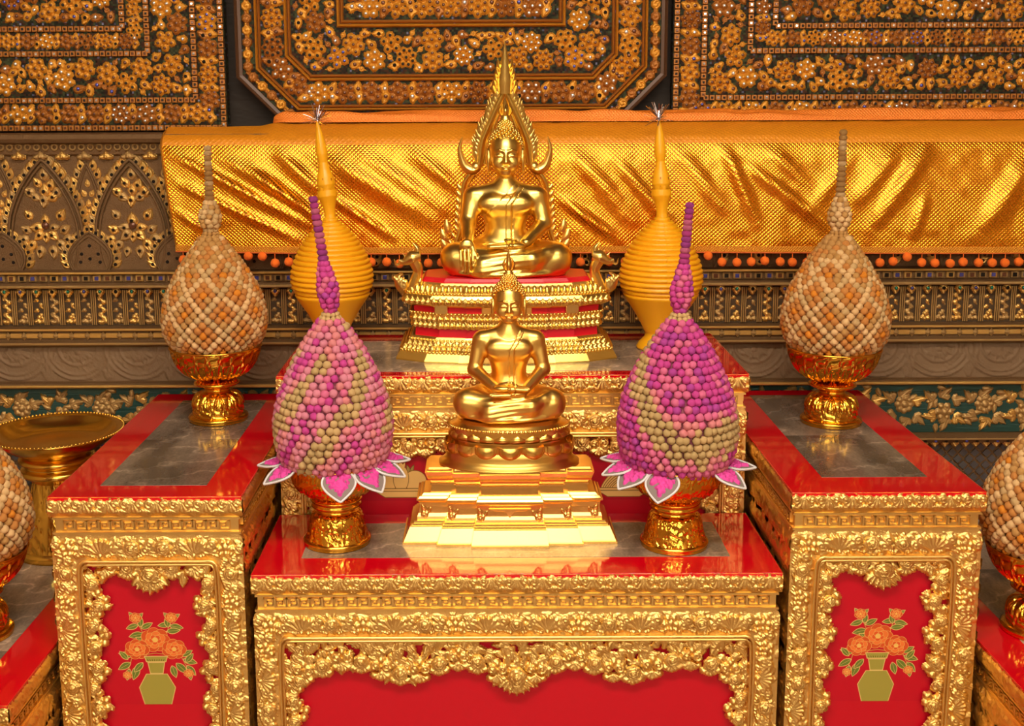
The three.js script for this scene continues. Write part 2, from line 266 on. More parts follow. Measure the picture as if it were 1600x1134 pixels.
// ---------- the stepped and gilded back wall ----------
const WX0 = -1.95, WX1 = 1.95, WZ = -0.975;      // extent and face of the lower wall
const wall = structure('wall_back', 'tall gilded and mosaic base behind the altar');
{
  // moulded body: outline (z, y) pushed along x
  const prof = [[-1.5, 0], [-1.005, 0], [-1.005, 0.545], [-0.965, 0.552], [-0.955, 0.566], [-0.972, 0.574], [-0.99, 0.58], [-0.99, 0.738], [-0.952, 0.742], [-0.945, 0.75], [-0.955, 0.757], [-0.972, 0.76], [-0.985, 0.868], [-0.962, 0.872], [-0.957, 0.88], [-0.975, 0.888], [-0.975, 0.916], [-0.962, 0.92], [-0.962, 0.926], [-0.99, 0.93], [-0.99, 1.05], [-0.955, 1.055], [-0.945, 1.063], [-0.955, 1.069], [-0.972, 1.071], [-0.972, 1.094], [-0.958, 1.097], [-0.958, 1.104], [-1.0, 1.108], [-1.0, 1.452], [-0.99, 1.458], [-0.985, 1.488], [-0.962, 1.494], [-0.955, 1.505], [-0.962, 1.518], [-1.16, 1.522], [-1.5, 1.522]];
  const s = new THREE.Shape(prof.map(p => new THREE.Vector2(-p[0], p[1])));
  const g = new THREE.ExtrudeGeometry(s, { depth: WX1 - WX0 + 2.4, bevelEnabled: false }); g.rotateY(Math.PI / 2); g.translate(WX0 - 1.2, 0, 0);
  part('masonry', g, M.bronze, wall); part('upper_wall', span(WX0 - 1.2, WX1 + 1.2, 1.522, 4.2, -1.5, -1.14), M.dark, wall);
  const rnd = mulberry(11);
  const line = (y, z, r, m, name) => part(name, new THREE.CylinderGeometry(r, r, WX1 - WX0, 8).rotateZ(Math.PI / 2).translate(0, y, z), m, wall);
  line(0.75, -0.945, 0.005, M.gilt, 'gilt_bead'); line(0.881, -0.957, 0.004, M.giltDull, 'gilt_bead'); line(0.924, -0.961, 0.004, M.gilt, 'gilt_bead'); line(1.06, -0.946, 0.005, M.giltDull, 'gilt_bead'); line(1.1, -0.957, 0.004, M.gilt, 'gilt_bead'); line(0.568, -0.955, 0.003, M.giltDull, 'gilt_bead');
  // dark mosaic plinth
  const mosaic = []; const chip = box(0.028, 0.028, 0.006);
  for (let j = 0; j < 9; j++) for (let i = 0; i < 108; i++) { const x = WX0 + 0.02 + i * 0.036 + (j % 2) * 0.018; if (Math.abs(x) < 1.0) continue; mosaic.push(moved(chip, x, 0.53 - j * 0.02, -1.004 + 0.003 * rnd(), 0, 0, 0.785 + 0.2 * (rnd() - 0.5), 0.7)); }
  const mo = part('mosaic_field', join(mosaic), std([0.1, 0.095, 0.09], 0.25, 0.1), wall); mo.userData.kind = 'stuff';
  // hanging gilt petals under the floral band
  const drop = ornament(0.034, 14, (r, c) => { r.leaf(c, 0.002, 0.03, 0.013, Math.PI / 2, 0.008); r.dome(c, 0.011, 0.006, 0.011); });
  const dropEye = new THREE.SphereGeometry(0.0055, 8, 6).scale(1, 1, 0.5);
  for (let i = 0; i < 122; i++) { const x = WX0 + 0.016 + i * 0.032; if (Math.abs(x) < 1.0) continue; const d = part('hanging_petal', drop, M.gilt, wall, [x, 0.555, -0.968]); part('glass_eye', dropEye, i % 3 ? M.dark : M.glassBlue, d, [0, 0.006, 0.009]); }
  // green band with gilt flowers and leaves
  part('green_ground', span(WX0, WX1, 0.582, 0.736, -0.992, -0.986), M.green, wall);
  const bloom = [6, 8].map(n => ornament(0.062, 22, (r, c) => { for (let k = 0; k < n; k++) { const a = k / n * 6.283; r.dome(c + 0.02 * Math.cos(a), c + 0.02 * Math.sin(a), 0.0095, 0.008); } r.dome(c, c, 0.012, 0.012); }));
  const bandLeaf = ornament(0.05, 18, (r, c) => { r.leaf(0.004, c, 0.044, 0.012, 0, 0.009, 0.25, 2); r.leaf(0.006, c, 0.026, 0.008, 0.8, 0.007); r.leaf(0.006, c, 0.026, 0.008, -0.8, 0.007); r.scroll(0.012, c + 0.012, 0.009, 0.007); });
  const frond = ornament(0.03, 12, (r, c) => { r.leaf(0.002, c, 0.027, 0.008, 0, 0.008, 0.3); });
  for (let i = 0; i < 31; i++) {
    const x = WX0 + 0.06 + i * 0.125; if (x > -0.62 && x < 0.62) continue;
    part('gilt_flower', bloom[i % 2], M.giltDull, wall, [x, 0.66 + 0.012 * (i % 2 ? 1 : -1), -0.986]);
    for (const [dx, dy, a] of [[0.045, 0.03, 0.5], [-0.045, -0.03, 3.6], [0.05, -0.035, -0.5], [-0.05, 0.035, 2.6], [0.0, 0.05, 1.2], [0.005, -0.052, 4.6]]) { const l = part('gilt_leaf', bandLeaf, rnd() < 0.4 ? M.gilt : M.giltDull, wall, [x + dx, 0.66 + dy, -0.986]); l.rotation.z = a + 0.5 * (rnd() - 0.5); }
    for (let k = 0; k < 9; k++) { const l = part('gilt_frond', frond, M.giltDull, wall, [x + 0.12 * (rnd() - 0.5), 0.66 + 0.135 * (rnd() - 0.5), -0.986]); l.rotation.z = rnd() * 6.28; }
  }
  // grey band of large flat lotus petals
  const gb = new Relief(WX1 - WX0, 0.104, 0.0038);
  for (let i = -1; i < 22; i++) {
    const c = i * 0.19 + 0.05;
    for (const [R, t] of [[0.105, 0.004], [0.09, 0.003], [0.06, 0.003]]) for (let k = 0; k < 24; k++) { const a = Math.PI * k / 24, b = Math.PI * (k + 1) / 24; gb.bar(c + R * Math.cos(a), R * 0.95 * Math.sin(a), c + R * Math.cos(b), R * 0.95 * Math.sin(b), 0.0045, t); }
    for (let k = 0; k < 9; k++) gb.leaf(c, 0.006, 0.04 + 0.012 * (k % 2), 0.008, 0.25 + k * 0.33, 0.004); gb.dome(c, 0.014, 0.012, 0.005);
    for (const s of [0.045, 0.07, 0.09]) { gb.leaf(c + 0.095, 0.102, s, 0.008, -1.57 + (s - 0.07) * 16, 0.004); }
    for (let k = 0; k < 26; k++) gb.leaf(c + 0.19 * rnd(), 0.1 * rnd(), 0.018, 0.004, rnd() * 6.28, 0.0022);
  }
  part('petal_band', gb.geometry((x, y, h) => [WX0 + x, 0.866 - y, -0.984 + 0.012 * y / 0.104 + h * 1.3]), M.greyStucco, wall);
  // gilt rail with diamond studs
  const rail = rbox(0.036, 0.016, 0.01, 0.003), stud = new THREE.OctahedronGeometry(0.012).scale(0.85, 1.15, 0.6);
  for (let i = 0; i < 80; i++) { const x = WX0 + 0.025 + i * 0.0487; part('gilt_rail', rail, M.gilt, wall, [x + 0.0243, 0.905, -0.972]); part('diamond_stud', stud, M.giltDull, wall, [x, 0.904, -0.968]); }
  // colonnettes with hanging gems and carved fills
  part('dark_ground', span(WX0, WX1, 0.932, 1.05, -0.992, -0.9885), std([0.075, 0.045, 0.022], 0.7, 0, { specularIntensity: 0.3 }), wall);
  const rib = join([-0.006, 0, 0.006].map(d => new THREE.CylinderGeometry(0.0022, 0.0022, 0.108, 6).translate(d, 0.99, -0.983)));
  const gemFrame = ornament(0.03, 14, (r, c) => { r.leaf(c, 0.001, 0.029, 0.0105, Math.PI / 2, 0.007); r.dome(c - 0.009, 0.012, 0.005, 0.006); r.dome(c + 0.009, 0.012, 0.005, 0.006); });
  const gem = new THREE.SphereGeometry(0.0052, 8, 6).scale(1, 1.15, 0.6);
  const fills = [0, 1, 2].map(k => ornament(0.1, 34, (r, c) => {
    const q = mulberry(40 + k); if (k < 2) { for (let j = 0; j < 5; j++) { r.dome(c + (j % 2 ? 0.006 : -0.006), 0.018 + j * 0.016, 0.0062, 0.006); r.leaf(c, 0.02 + j * 0.016, 0.018, 0.004, j % 2 ? 0.4 : 2.7, 0.006, 0.3); } } else for (let j = 0; j < 7; j++) { r.scroll(c + (j % 2 ? 0.005 : -0.005), 0.014 + j * 0.0125, 0.0078, 0.006, 1.3, j % 2 ? 1 : -1); }
    for (const [a, b] of [[0, 0.072], [-0.011, 0.086], [0.011, 0.086], [0, 0.088]]) r.dome(c + a, b, 0.0068, 0.008);
  }));
  for (let i = 0; i < 80; i++) {
    const x = WX0 + 0.02 + i * 0.0487; part('colonnette', rib, M.giltDull, wall, [x + 0.0243, 0, 0]);
    const g = part('gem_drop', gemFrame, M.gilt, wall, [x, 1.038, -0.978]); part('gem', gem, [M.glassGreen, M.dark, M.glassGreen, M.glassBlue][(i * 7) % 4], g, [0, 0.003, 0.006]);
    part('carved_fill', fills[i % 3], i % 2 ? M.giltDull : M.gilt, wall, [x, 0.982, -0.99]);
  }
  // row of square glass studs
  const sq = rbox(0.024, 0.019, 0.008, 0.002), sqIn = rbox(0.012, 0.012, 0.006, 0.001);
  for (let i = 0; i < 120; i++) { const s = part('square_stud', sq, i % 4 === 1 ? M.gilt : M.giltDull, wall, [WX0 + 0.015 + i * 0.0325, 1.083, -0.968]); part('glass_square', sqIn, [M.glassBlue, M.dark, M.eye][(i * 5) % 3], s, [0, 0, 0.003]); }
  // pointed niches
  const pointed = (w, h, n = 26) => { const p = []; for (let i = 0; i <= n; i++) { const t = i / n, y = h * t, x = w * (t < 0.32 ? 0.82 + 0.18 * Math.sin(t / 0.32 * Math.PI / 2) : Math.pow(Math.cos((t - 0.32) / 0.68 * Math.PI / 2), 0.82)); p.push([x, y]); } return p; };
  const frame = (w, h, r, d) => { const p = pointed(w, h), all = [...p.map(q => [-q[0], q[1], d]), ...p.slice(0, -1).reverse().map(q => [q[0], q[1], d])]; return tube(all, r, 64, 6); };
  const leafTile = ornament(0.04, 16, (r, c) => { r.leaf(c, 0.038, 0.036, 0.014, -Math.PI / 2, 0.011); r.dome(c, 0.024, 0.007, 0.005); });
  const leafEye = new THREE.SphereGeometry(0.0052, 8, 6).scale(1, 1, 0.5);
  const clusterLeaf = ornament(0.044, 18, (r, c) => { r.leaf(c, 0.042, 0.04, 0.0155, -Math.PI / 2, 0.01); r.dome(c, 0.026, 0.0085, 0.012); });
  const bigF = join([frame(0.112, 0.335, 0.005, 0.012), frame(0.1, 0.318, 0.0035, 0.016)]), midF = join([frame(0.05, 0.28, 0.004, 0.006), frame(0.043, 0.268, 0.003, 0.008)]), lowF = join([frame(0.066, 0.115, 0.004, 0.016), frame(0.058, 0.104, 0.003, 0.018)]);
  const faceOf = (w, h, d) => { const p = pointed(w, h), s = new THREE.Shape([...p.map(q => new THREE.Vector2(-q[0], q[1])), ...p.slice(0, -1).reverse().map(q => new THREE.Vector2(q[0], q[1]))]); return new THREE.ExtrudeGeometry(s, { depth: d, bevelEnabled: true, bevelSize: 0.003, bevelThickness: 0.003, bevelSegments: 2 }); };
  const bigFace = faceOf(0.106, 0.325, 0.006), lowFace = faceOf(0.062, 0.11, 0.014), midFace = faceOf(0.046, 0.272, 0.003);
  function edging(host, w, h, z, step) {
    const c = new THREE.CatmullRomCurve3(pointed(w, h).map(q => V(q[0], q[1], 0))), L = c.getLength(), n = Math.round(L / step);
    for (const s of [-1, 1]) for (let k = 1; k <= n; k++) { const t = k / (n + 0.4), p = c.getPointAt(t), q = c.getTangentAt(t); const l = part('edge_leaf', leafTile, (k + (s > 0)) % 3 ? M.gilt : M.giltDull, host, [s * (p.x + 0.012), p.y, z]); part('glass_eye', leafEye, M.dark, l, [0, -0.003, 0.0105]); l.rotation.z = s * (Math.atan2(q.y, q.x) - Math.PI / 2 - 0.7); }
  }
  for (let i = 0; i < 15; i++) {
    const x = -1.937 + i * 0.265, seen = x < -0.8 || x > 1.6;
    const n = part('niche', bigFace, M.bronze, wall, [x, 1.106, -1.0]); part('niche_rim', bigF, M.bronze, n);
    const lx = part('low_niche', lowFace, M.bronze, wall, [x + 0.1325, 1.106, -1.0]); part('niche_rim', lowF, M.bronze, lx);
    const mx = part('narrow_niche', midFace, M.bronze, wall, [x + 0.1325, 1.15, -1.003]); part('niche_rim', midF, M.bronze, mx);
    edging(lx, 0.07, 0.12, 0.006, 0.021);
    if (!seen) continue;
    edging(n, 0.116, 0.338, 0.001, 0.027); edging(mx, 0.054, 0.285, -0.001, 0.03);
    const q = mulberry(300 + i);
    for (const [dx, dy, a] of [[0.005, 0.295, 0], [-0.018, 0.268, 0.5], [0.024, 0.262, -0.4], [0.004, 0.245, 0], [0.0, 0.21, 3.1], [0.025, 0.222, 2], [-0.024, 0.222, -2], [0.045, 0.24, -0.9], [-0.044, 0.24, 0.9], [-0.05, 0.17, 0.6], [0.05, 0.17, -0.6], [0.0, 0.155, 0], [0.028, 0.13, -1.5], [-0.028, 0.13, 1.5], [0.0, 0.1, 3.1], [0.022, 0.105, -2.3], [-0.022, 0.105, 2.3], [0.06, 0.125, -1.0], [-0.06, 0.125, 1.0], [0.07, 0.095, -1.6], [-0.07, 0.095, 1.6], [0.045, 0.075, 3.6], [-0.045, 0.075, 2.6], [0.02, 0.055, 3.2], [-0.02, 0.055, 3.0]]) {
      const l = part('inlaid_leaf', clusterLeaf, q() < 0.55 ? M.gilt : M.giltDull, n, [dx, dy, 0.0085]); l.rotation.z = a; l.scale.setScalar(0.75 + 0.3 * q()); part('glass_eye', leafEye, M.dark, l, [0, -0.004, 0.011]);
    }
    part('boss', new THREE.SphereGeometry(0.012, 14, 10).scale(1, 1, 0.6), M.eye, n, [0, 0.137, 0.012]);
    for (const [dx, dy] of [[0, 0.075], [-0.025, 0.05], [0.025, 0.05], [0, 0.035], [-0.03, 0.025], [0.03, 0.025]]) part('glass_eye', leafEye, M.dark, lx, [dx, dy, 0.018]);
    for (const [dx, dy, a] of [[0, 0.22, 0], [-0.012, 0.19, 0.5], [0.012, 0.19, -0.5], [0, 0.16, 0], [0, 0.13, 3.1]]) { const l = part('inlaid_leaf', clusterLeaf, M.gilt, mx, [dx, dy, 0.004]); l.rotation.z = a; l.scale.setScalar(0.6); }
  }
  // frieze of ring studs and small gilt bows under the ledge
  const ring = new THREE.TorusGeometry(0.0085, 0.003, 6, 12), bow = ornament(0.05, 18, (r, c) => { r.leaf(c, c, 0.022, 0.008, 0, 0.009); r.leaf(c, c, 0.022, 0.008, Math.PI, 0.009); r.leaf(c, c, 0.018, 0.008, -1.57, 0.01); r.dome(c, c, 0.006, 0.012); });
  for (let i = 0; i < 50; i++) { const x = WX0 + 0.02 + i * 0.027; if (x > -0.9) break; part('ring_stud', ring, M.giltDull, wall, [x, 1.48, -0.984]); }
  for (let i = 0; i < 16; i++) { const x = -1.937 + i * 0.066; part('gilt_bow', bow, i % 2 ? M.gilt : M.giltDull, wall, [x, 1.45, -0.99]); }
}

// ---------- the carved panels above ----------
const inset = (P, d) => ({ x0: P.x0 + d, x1: P.x1 - d, y0: P.y0 + d, y1: P.y1, c: Math.max(0, P.c - d * 0.586) });
const outline = P => P.c > 0.001 ? [[P.x0, P.y1], [P.x0, P.y0 + P.c], [P.x0 + P.c, P.y0], [P.x1 - P.c, P.y0], [P.x1, P.y0 + P.c], [P.x1, P.y1]] : [[P.x0, P.y1], [P.x0, P.y0], [P.x1, P.y0], [P.x1, P.y1]];
function moulding(P, prof, z) {   // prof: [distance in from the edge, height]
  const pos = [], ix = [], rows = prof.map(p => outline(inset(P, p[0]))), n = rows[0].length;
  for (let i = 0; i < n - 1; i++) for (let r = 0; r < rows.length - 1; r++) { const k = pos.length / 3; for (const [row, j] of [[r, i], [r, i + 1], [r + 1, i + 1], [r + 1, i]]) pos.push(rows[row][j][0], rows[row][j][1], z + prof[row][1]); ix.push(k, k + 1, k + 2, k, k + 2, k + 3); }
  const g = new THREE.BufferGeometry(); g.setAttribute('position', new THREE.Float32BufferAttribute(pos, 3)); g.setIndex(ix); g.computeVertexNormals(); return g;
}
const halfRound = (d, w, h) => [0, 1, 2, 3, 4, 5, 6].map(k => [d + w * k / 6, h * Math.sin(Math.PI * k / 6)]);
function walk(P, step, fn) {   // evenly along the visible part of an outline
  const o = outline(P); for (let i = 0; i < o.length - 1; i++) { const [a, b] = [o[i], o[i + 1]], L = Math.hypot(b[0] - a[0], b[1] - a[1]), n = Math.max(1, Math.round(L / step)), ang = Math.atan2(b[1] - a[1], b[0] - a[0]); for (let k = 0; k < n; k++) { const t = (k + 0.5) / n, x = a[0] + t * (b[0] - a[0]), y = a[1] + t * (b[1] - a[1]); if (y < 2.02 && Math.abs(x) < 1.8) fn(x, y, ang, k); } }
}
const PZ = -1.08;
const flowerKinds = [5, 6, 6, 8].map((n, k) => ornament(0.08, 26, (r, c) => { for (let i = 0; i < n; i++) { const a = i / n * 6.283 + k * 0.3, R = 0.0245; r.dome(c + R * Math.cos(a), c + R * Math.sin(a), n > 6 ? 0.0098 : 0.0125, 0.009); if (k !== 2) r.leaf(c + (R - 0.006) * Math.cos(a), c + (R - 0.006) * Math.sin(a), 0.02, n > 6 ? 0.008 : 0.0105, a, 0.009); } r.dome(c, c, 0.0125, 0.013); }));
const flowerEyes = [5, 6, 6, 8].map((n, k) => { const l = [moved(new THREE.SphereGeometry(0.0052, 8, 5), 0, 0, 0.012, 0, 0, 0, 1, 1, 0.5)]; for (let i = 0; i < n; i++) { const a = -(i / n * 6.283 + k * 0.3), R = 0.0245; l.push(moved(new THREE.SphereGeometry(0.0054, 7, 5), R * Math.cos(a), R * Math.sin(a), 0.0085, 0, 0, 0, 1, 1, 0.5)); } return join(l); });
const petalLeaf = [0, 1, 2].map(k => ornament(0.05, 18, (r, c) => { if (k === 0) { r.leaf(0.003, c, 0.044, 0.0135, 0, 0.009, 0.12); } else if (k === 1) { r.leaf(0.004, c, 0.042, 0.013, 0, 0.009, -0.2); r.leaf(0.016, c - 0.004, 0.02, 0.008, -1.1, 0.008); } else { r.dome(c - 0.004, c, 0.014, 0.009); r.leaf(c - 0.004, c, 0.026, 0.011, 0, 0.009); } }));
const petalEye = moved(new THREE.SphereGeometry(0.0064, 8, 5), -0.003, 0, 0.0085, 0, 0, 0, 1, 1, 0.5);
const curl = ornament(0.05, 20, (r, c) => { r.scroll(c, c, 0.014, 0.007, 1.4); r.leaf(c + 0.008, c, 0.018, 0.005, -0.5, 0.006, 0.4); r.leaf(c - 0.008, c, 0.018, 0.004, 2.6, 0.006, 0.4); });
const eyeMats = [M.eye, M.eye, M.eye, M.glassWhite, M.eye, M.glassBlue, M.eye, M.eye, M.glassWhite, M.eye, M.dark];
const squareStud = join([rbox(0.0165, 0.0165, 0.008, 0.002)]), studGlass = rbox(0.007, 0.007, 0.004, 0.001);

function carvedPanel(label, P, plan, seed, tone) {
  const t = thing('carved_panel', label, 'panel', [0, 0, 0], 'carved panels behind the altar'), rnd = mulberry(seed);
  const o = outline(P), s = new THREE.Shape(o.map(p => new THREE.Vector2(...p)));
  part('board', new THREE.ExtrudeGeometry(s, { depth: 0.04, bevelEnabled: false }).translate(0, 0, PZ - 0.04), M.inlay, t);
  const studs = [], glass = [[], [], []]; let nFlower = 0, nLeaf = 0;
  const flower = (x, y, sc, dim = 0) => { const k = Math.floor(rnd() * 4), m = rnd() < 0.85 - dim ? tone[0] : tone[1]; const f = part('flower', flowerKinds[k], m, t, [x, y, PZ]); f.scale.setScalar(sc); f.rotation.z = rnd() * 6.28; part('glass_eyes', flowerEyes[k], eyeMats[Math.floor(rnd() * eyeMats.length)], f); nFlower++; };
  const leaf = (x, y, a, sc) => { const l = part('leaf', petalLeaf[Math.floor(rnd() * 3)], rnd() < 0.75 ? tone[0] : tone[1], t, [x, y, PZ]); l.rotation.z = a; l.scale.setScalar(sc); part('glass_eye', petalEye, eyeMats[Math.floor(rnd() * eyeMats.length)], l); nLeaf++; };
  const inBand = (x, y, a, b, m) => { const A = inset(P, a + m), B = inset(P, b - m), inside = (Q) => x > Q.x0 && x < Q.x1 && y > Q.y0 && (Q.c <= 0 || (x - Q.x0) + (y - Q.y0) > Q.c && (Q.x1 - x) + (y - Q.y0) > Q.c); return inside(A) && !(b < 90 && inside(B)); };
  for (const [kind, a, b] of plan) {
    const mid = (a + b) / 2, w = b - a;
    if (kind === 'studs') walk(inset(P, mid), 0.0185, (x, y, ang, k) => { studs.push(moved(squareStud, x, y, PZ + 0.004)); (glass[Math.floor(rnd() * 3)]).push(moved(studGlass, x, y, PZ + 0.008)); });
    else if (kind === 'ridge') { part('ridge', moulding(P, halfRound(a, w * 0.45, 0.013), PZ), tone[0], t); part('ridge', moulding(P, halfRound(a + w * 0.5, w * 0.45, 0.009), PZ), tone[1], t); }
    else if (kind === 'edge') part('edge_moulding', moulding(P, [[a, -0.04], [a, 0.012], [a + w * 0.2, 0.016], [a + w * 0.5, 0.006], [a + w, 0.003]], PZ), tone[2], t);
    else if (kind === 'scrolls') walk(inset(P, mid), w * 0.9, (x, y, ang, k) => { const c = part('scroll', curl, k % 2 ? tone[0] : tone[1], t, [x, y, PZ + 0.003]); c.rotation.z = ang + (k % 2) * 3.14; c.scale.setScalar(w / 0.04); });
    else if (kind === 'row') walk(inset(P, mid), w * 1.28, (x, y, ang, k) => { flower(x, y, w / 0.07, 0.4); const q = w * 0.64; leaf(x + Math.cos(ang) * q - Math.sin(ang) * w * 0.22, y + Math.sin(ang) * q + Math.cos(ang) * w * 0.22, ang + 1.2, w / 0.068); leaf(x + Math.cos(ang) * q + Math.sin(ang) * w * 0.22, y + Math.sin(ang) * q - Math.cos(ang) * w * 0.22, ang - 1.9, w / 0.068); });
    else if (kind === 'field') {
      const put = []; const free = (x, y, r) => put.every(p => (p[0] - x) ** 2 + (p[1] - y) ** 2 > (p[2] + r) ** 2);
      const far = [Math.max(P.x0, -1.75), Math.min(P.x1, 1.75), P.y0, 2.0];
      for (const [r, tries, m] of [[0.031, 5000, 0.031], [0.0135, 14000, 0.013], [0.0105, 14000, 0.01]]) for (let i = 0; i < tries; i++) {
        const x = far[0] + rnd() * (far[1] - far[0]), y = far[2] + rnd() * (far[3] - far[2]); if (!inBand(x, y, a, b, m) || !free(x, y, r * 0.98)) continue; put.push([x, y, r]);
        if (r > 0.02) flower(x, y, 0.86 + 0.1 * rnd()); else if (r > 0.012) leaf(x, y, rnd() * 6.28, 0.78 + 0.14 * rnd()); else { const c = part('curl', curl, rnd() < 0.5 ? tone[0] : tone[1], t, [x, y, PZ - 0.001]); c.rotation.z = rnd() * 6.28; c.scale.setScalar(0.6); }
      }
    }
  }
  const sm = [M.eye, M.dark, M.glassWhite];
  if (studs.length) { part('stud_border', join(studs), tone[1], t).userData.kind = 'stuff'; glass.forEach((g, i) => { if (g.length) part('stud_glass', join(g), sm[i], t).userData.kind = 'stuff'; }); }
  return t;
}
const rectPlan = [['studs', 0, 0.02], ['row', 0.022, 0.083], ['studs', 0.084, 0.104], ['field', 0.108, 0.222], ['studs', 0.224, 0.244], ['row', 0.248, 0.296], ['studs', 0.298, 0.318], ['field', 0.322, 99]];
carvedPanel('rectangular carved panel above the niches at the bare end of the ledge', { x0: -2.3, x1: -0.86, y0: 1.524, y1: 2.6, c: 0 }, rectPlan, 5, [M.ochre, M.ochreDark, M.wood]);
carvedPanel('carved panel with chamfered corners behind the flame arch', { x0: -0.826, x1: 0.487, y0: 1.525, y1: 2.6, c: 0.16 }, [['edge', 0, 0.018], ['scrolls', 0.016, 0.056], ['ridge', 0.058, 0.078], ['row', 0.08, 0.146], ['ridge', 0.148, 0.17], ['field', 0.174, 0.304], ['ridge', 0.308, 0.332], ['row', 0.336, 0.402], ['ridge', 0.404, 0.424], ['field', 0.43, 99]], 6, [M.ochre, M.ochreDark, M.wood]);
carvedPanel('rectangular carved panel above the wide end of the gold cloth', { x0: 0.506, x1: 2.3, y0: 1.524, y1: 2.6, c: 0 }, rectPlan, 7, [M.ochre, M.ochreDark, M.wood]);

// ---------- the stepped set of red and gold altar tables ----------
// offset of the moulded edge from the table's face, by depth below the top
const edgeProfile = [[0, 0], [0.005, 0], [0.014, 0.001], [0.03, 0.001], [0.04, -0.001], [0.046, -0.005], [0.05, -0.009], [0.0505, -0.0065], [0.056, -0.0065], [0.0565, -0.012], [0.086, -0.012], [0.0865, -0.006], [0.092, -0.006]];
function edgeAt(d) { for (let i = 1; i < edgeProfile.length; i++) if (d <= edgeProfile[i][0]) { const [a, p] = edgeProfile[i - 1], [b, q] = edgeProfile[i]; return p + (q - p) * (d - a) / Math.max(1e-6, b - a); } return -0.006; }
function ringLoft(x0, x1, z0, z1, rows) {   // rows: [y, offset]; rectangular rings
  const pos = [], ix = [];
  for (let s = 0; s < 4; s++) for (let r = 0; r < rows.length - 1; r++) {
    const k = pos.length / 3, c = (row, j) => { const [y, o] = row; return [[x0 - o, y, z1 + o], [x1 + o, y, z1 + o], [x1 + o, y, z0 - o], [x0 - o, y, z0 - o]][j % 4]; };
    pos.push(...c(rows[r], s), ...c(rows[r], s + 1), ...c(rows[r + 1], s + 1), ...c(rows[r + 1], s)); ix.push(k, k + 2, k + 1, k, k + 3, k + 2);
  }
  const g = new THREE.BufferGeometry(); g.setAttribute('position', new THREE.Float32BufferAttribute(pos, 3)); g.setIndex(ix); g.computeVertexNormals(); return g;
}
const roseGeo = ornament(0.06, 26, (r, c) => { r.rose(c, c, 0.029, 0.014); for (let k = 0; k < 5; k++) r.dome(c + 0.004 * Math.cos(k * 1.257), c + 0.004 * Math.sin(k * 1.257), 0.004, 0.018); });
// one unit of the key pattern, 27 x 20 mm
const keyGeo = (() => { const t = 0.0024, L = [], seg = (x0, y0, x1, y1) => L.push(box(Math.abs(x1 - x0) + t, Math.abs(y1 - y0) + t, 0.0065, (x0 + x1) / 2, (y0 + y1) / 2, 0.0032)); const p = [[-0.012, -0.0085], [-0.012, 0.0085], [0.0085, 0.0085], [0.0085, -0.004], [-0.0035, -0.004], [-0.0035, 0.0025], [0.003, 0.0025]]; for (let i = 0; i < p.length - 1; i++) seg(...p[i], ...p[i + 1]); seg(-0.012, -0.0085, -0.008, -0.0085); seg(0.0125, -0.0085, 0.0125, 0.0085); return join(L).scale(1, 1.18, 1); })();

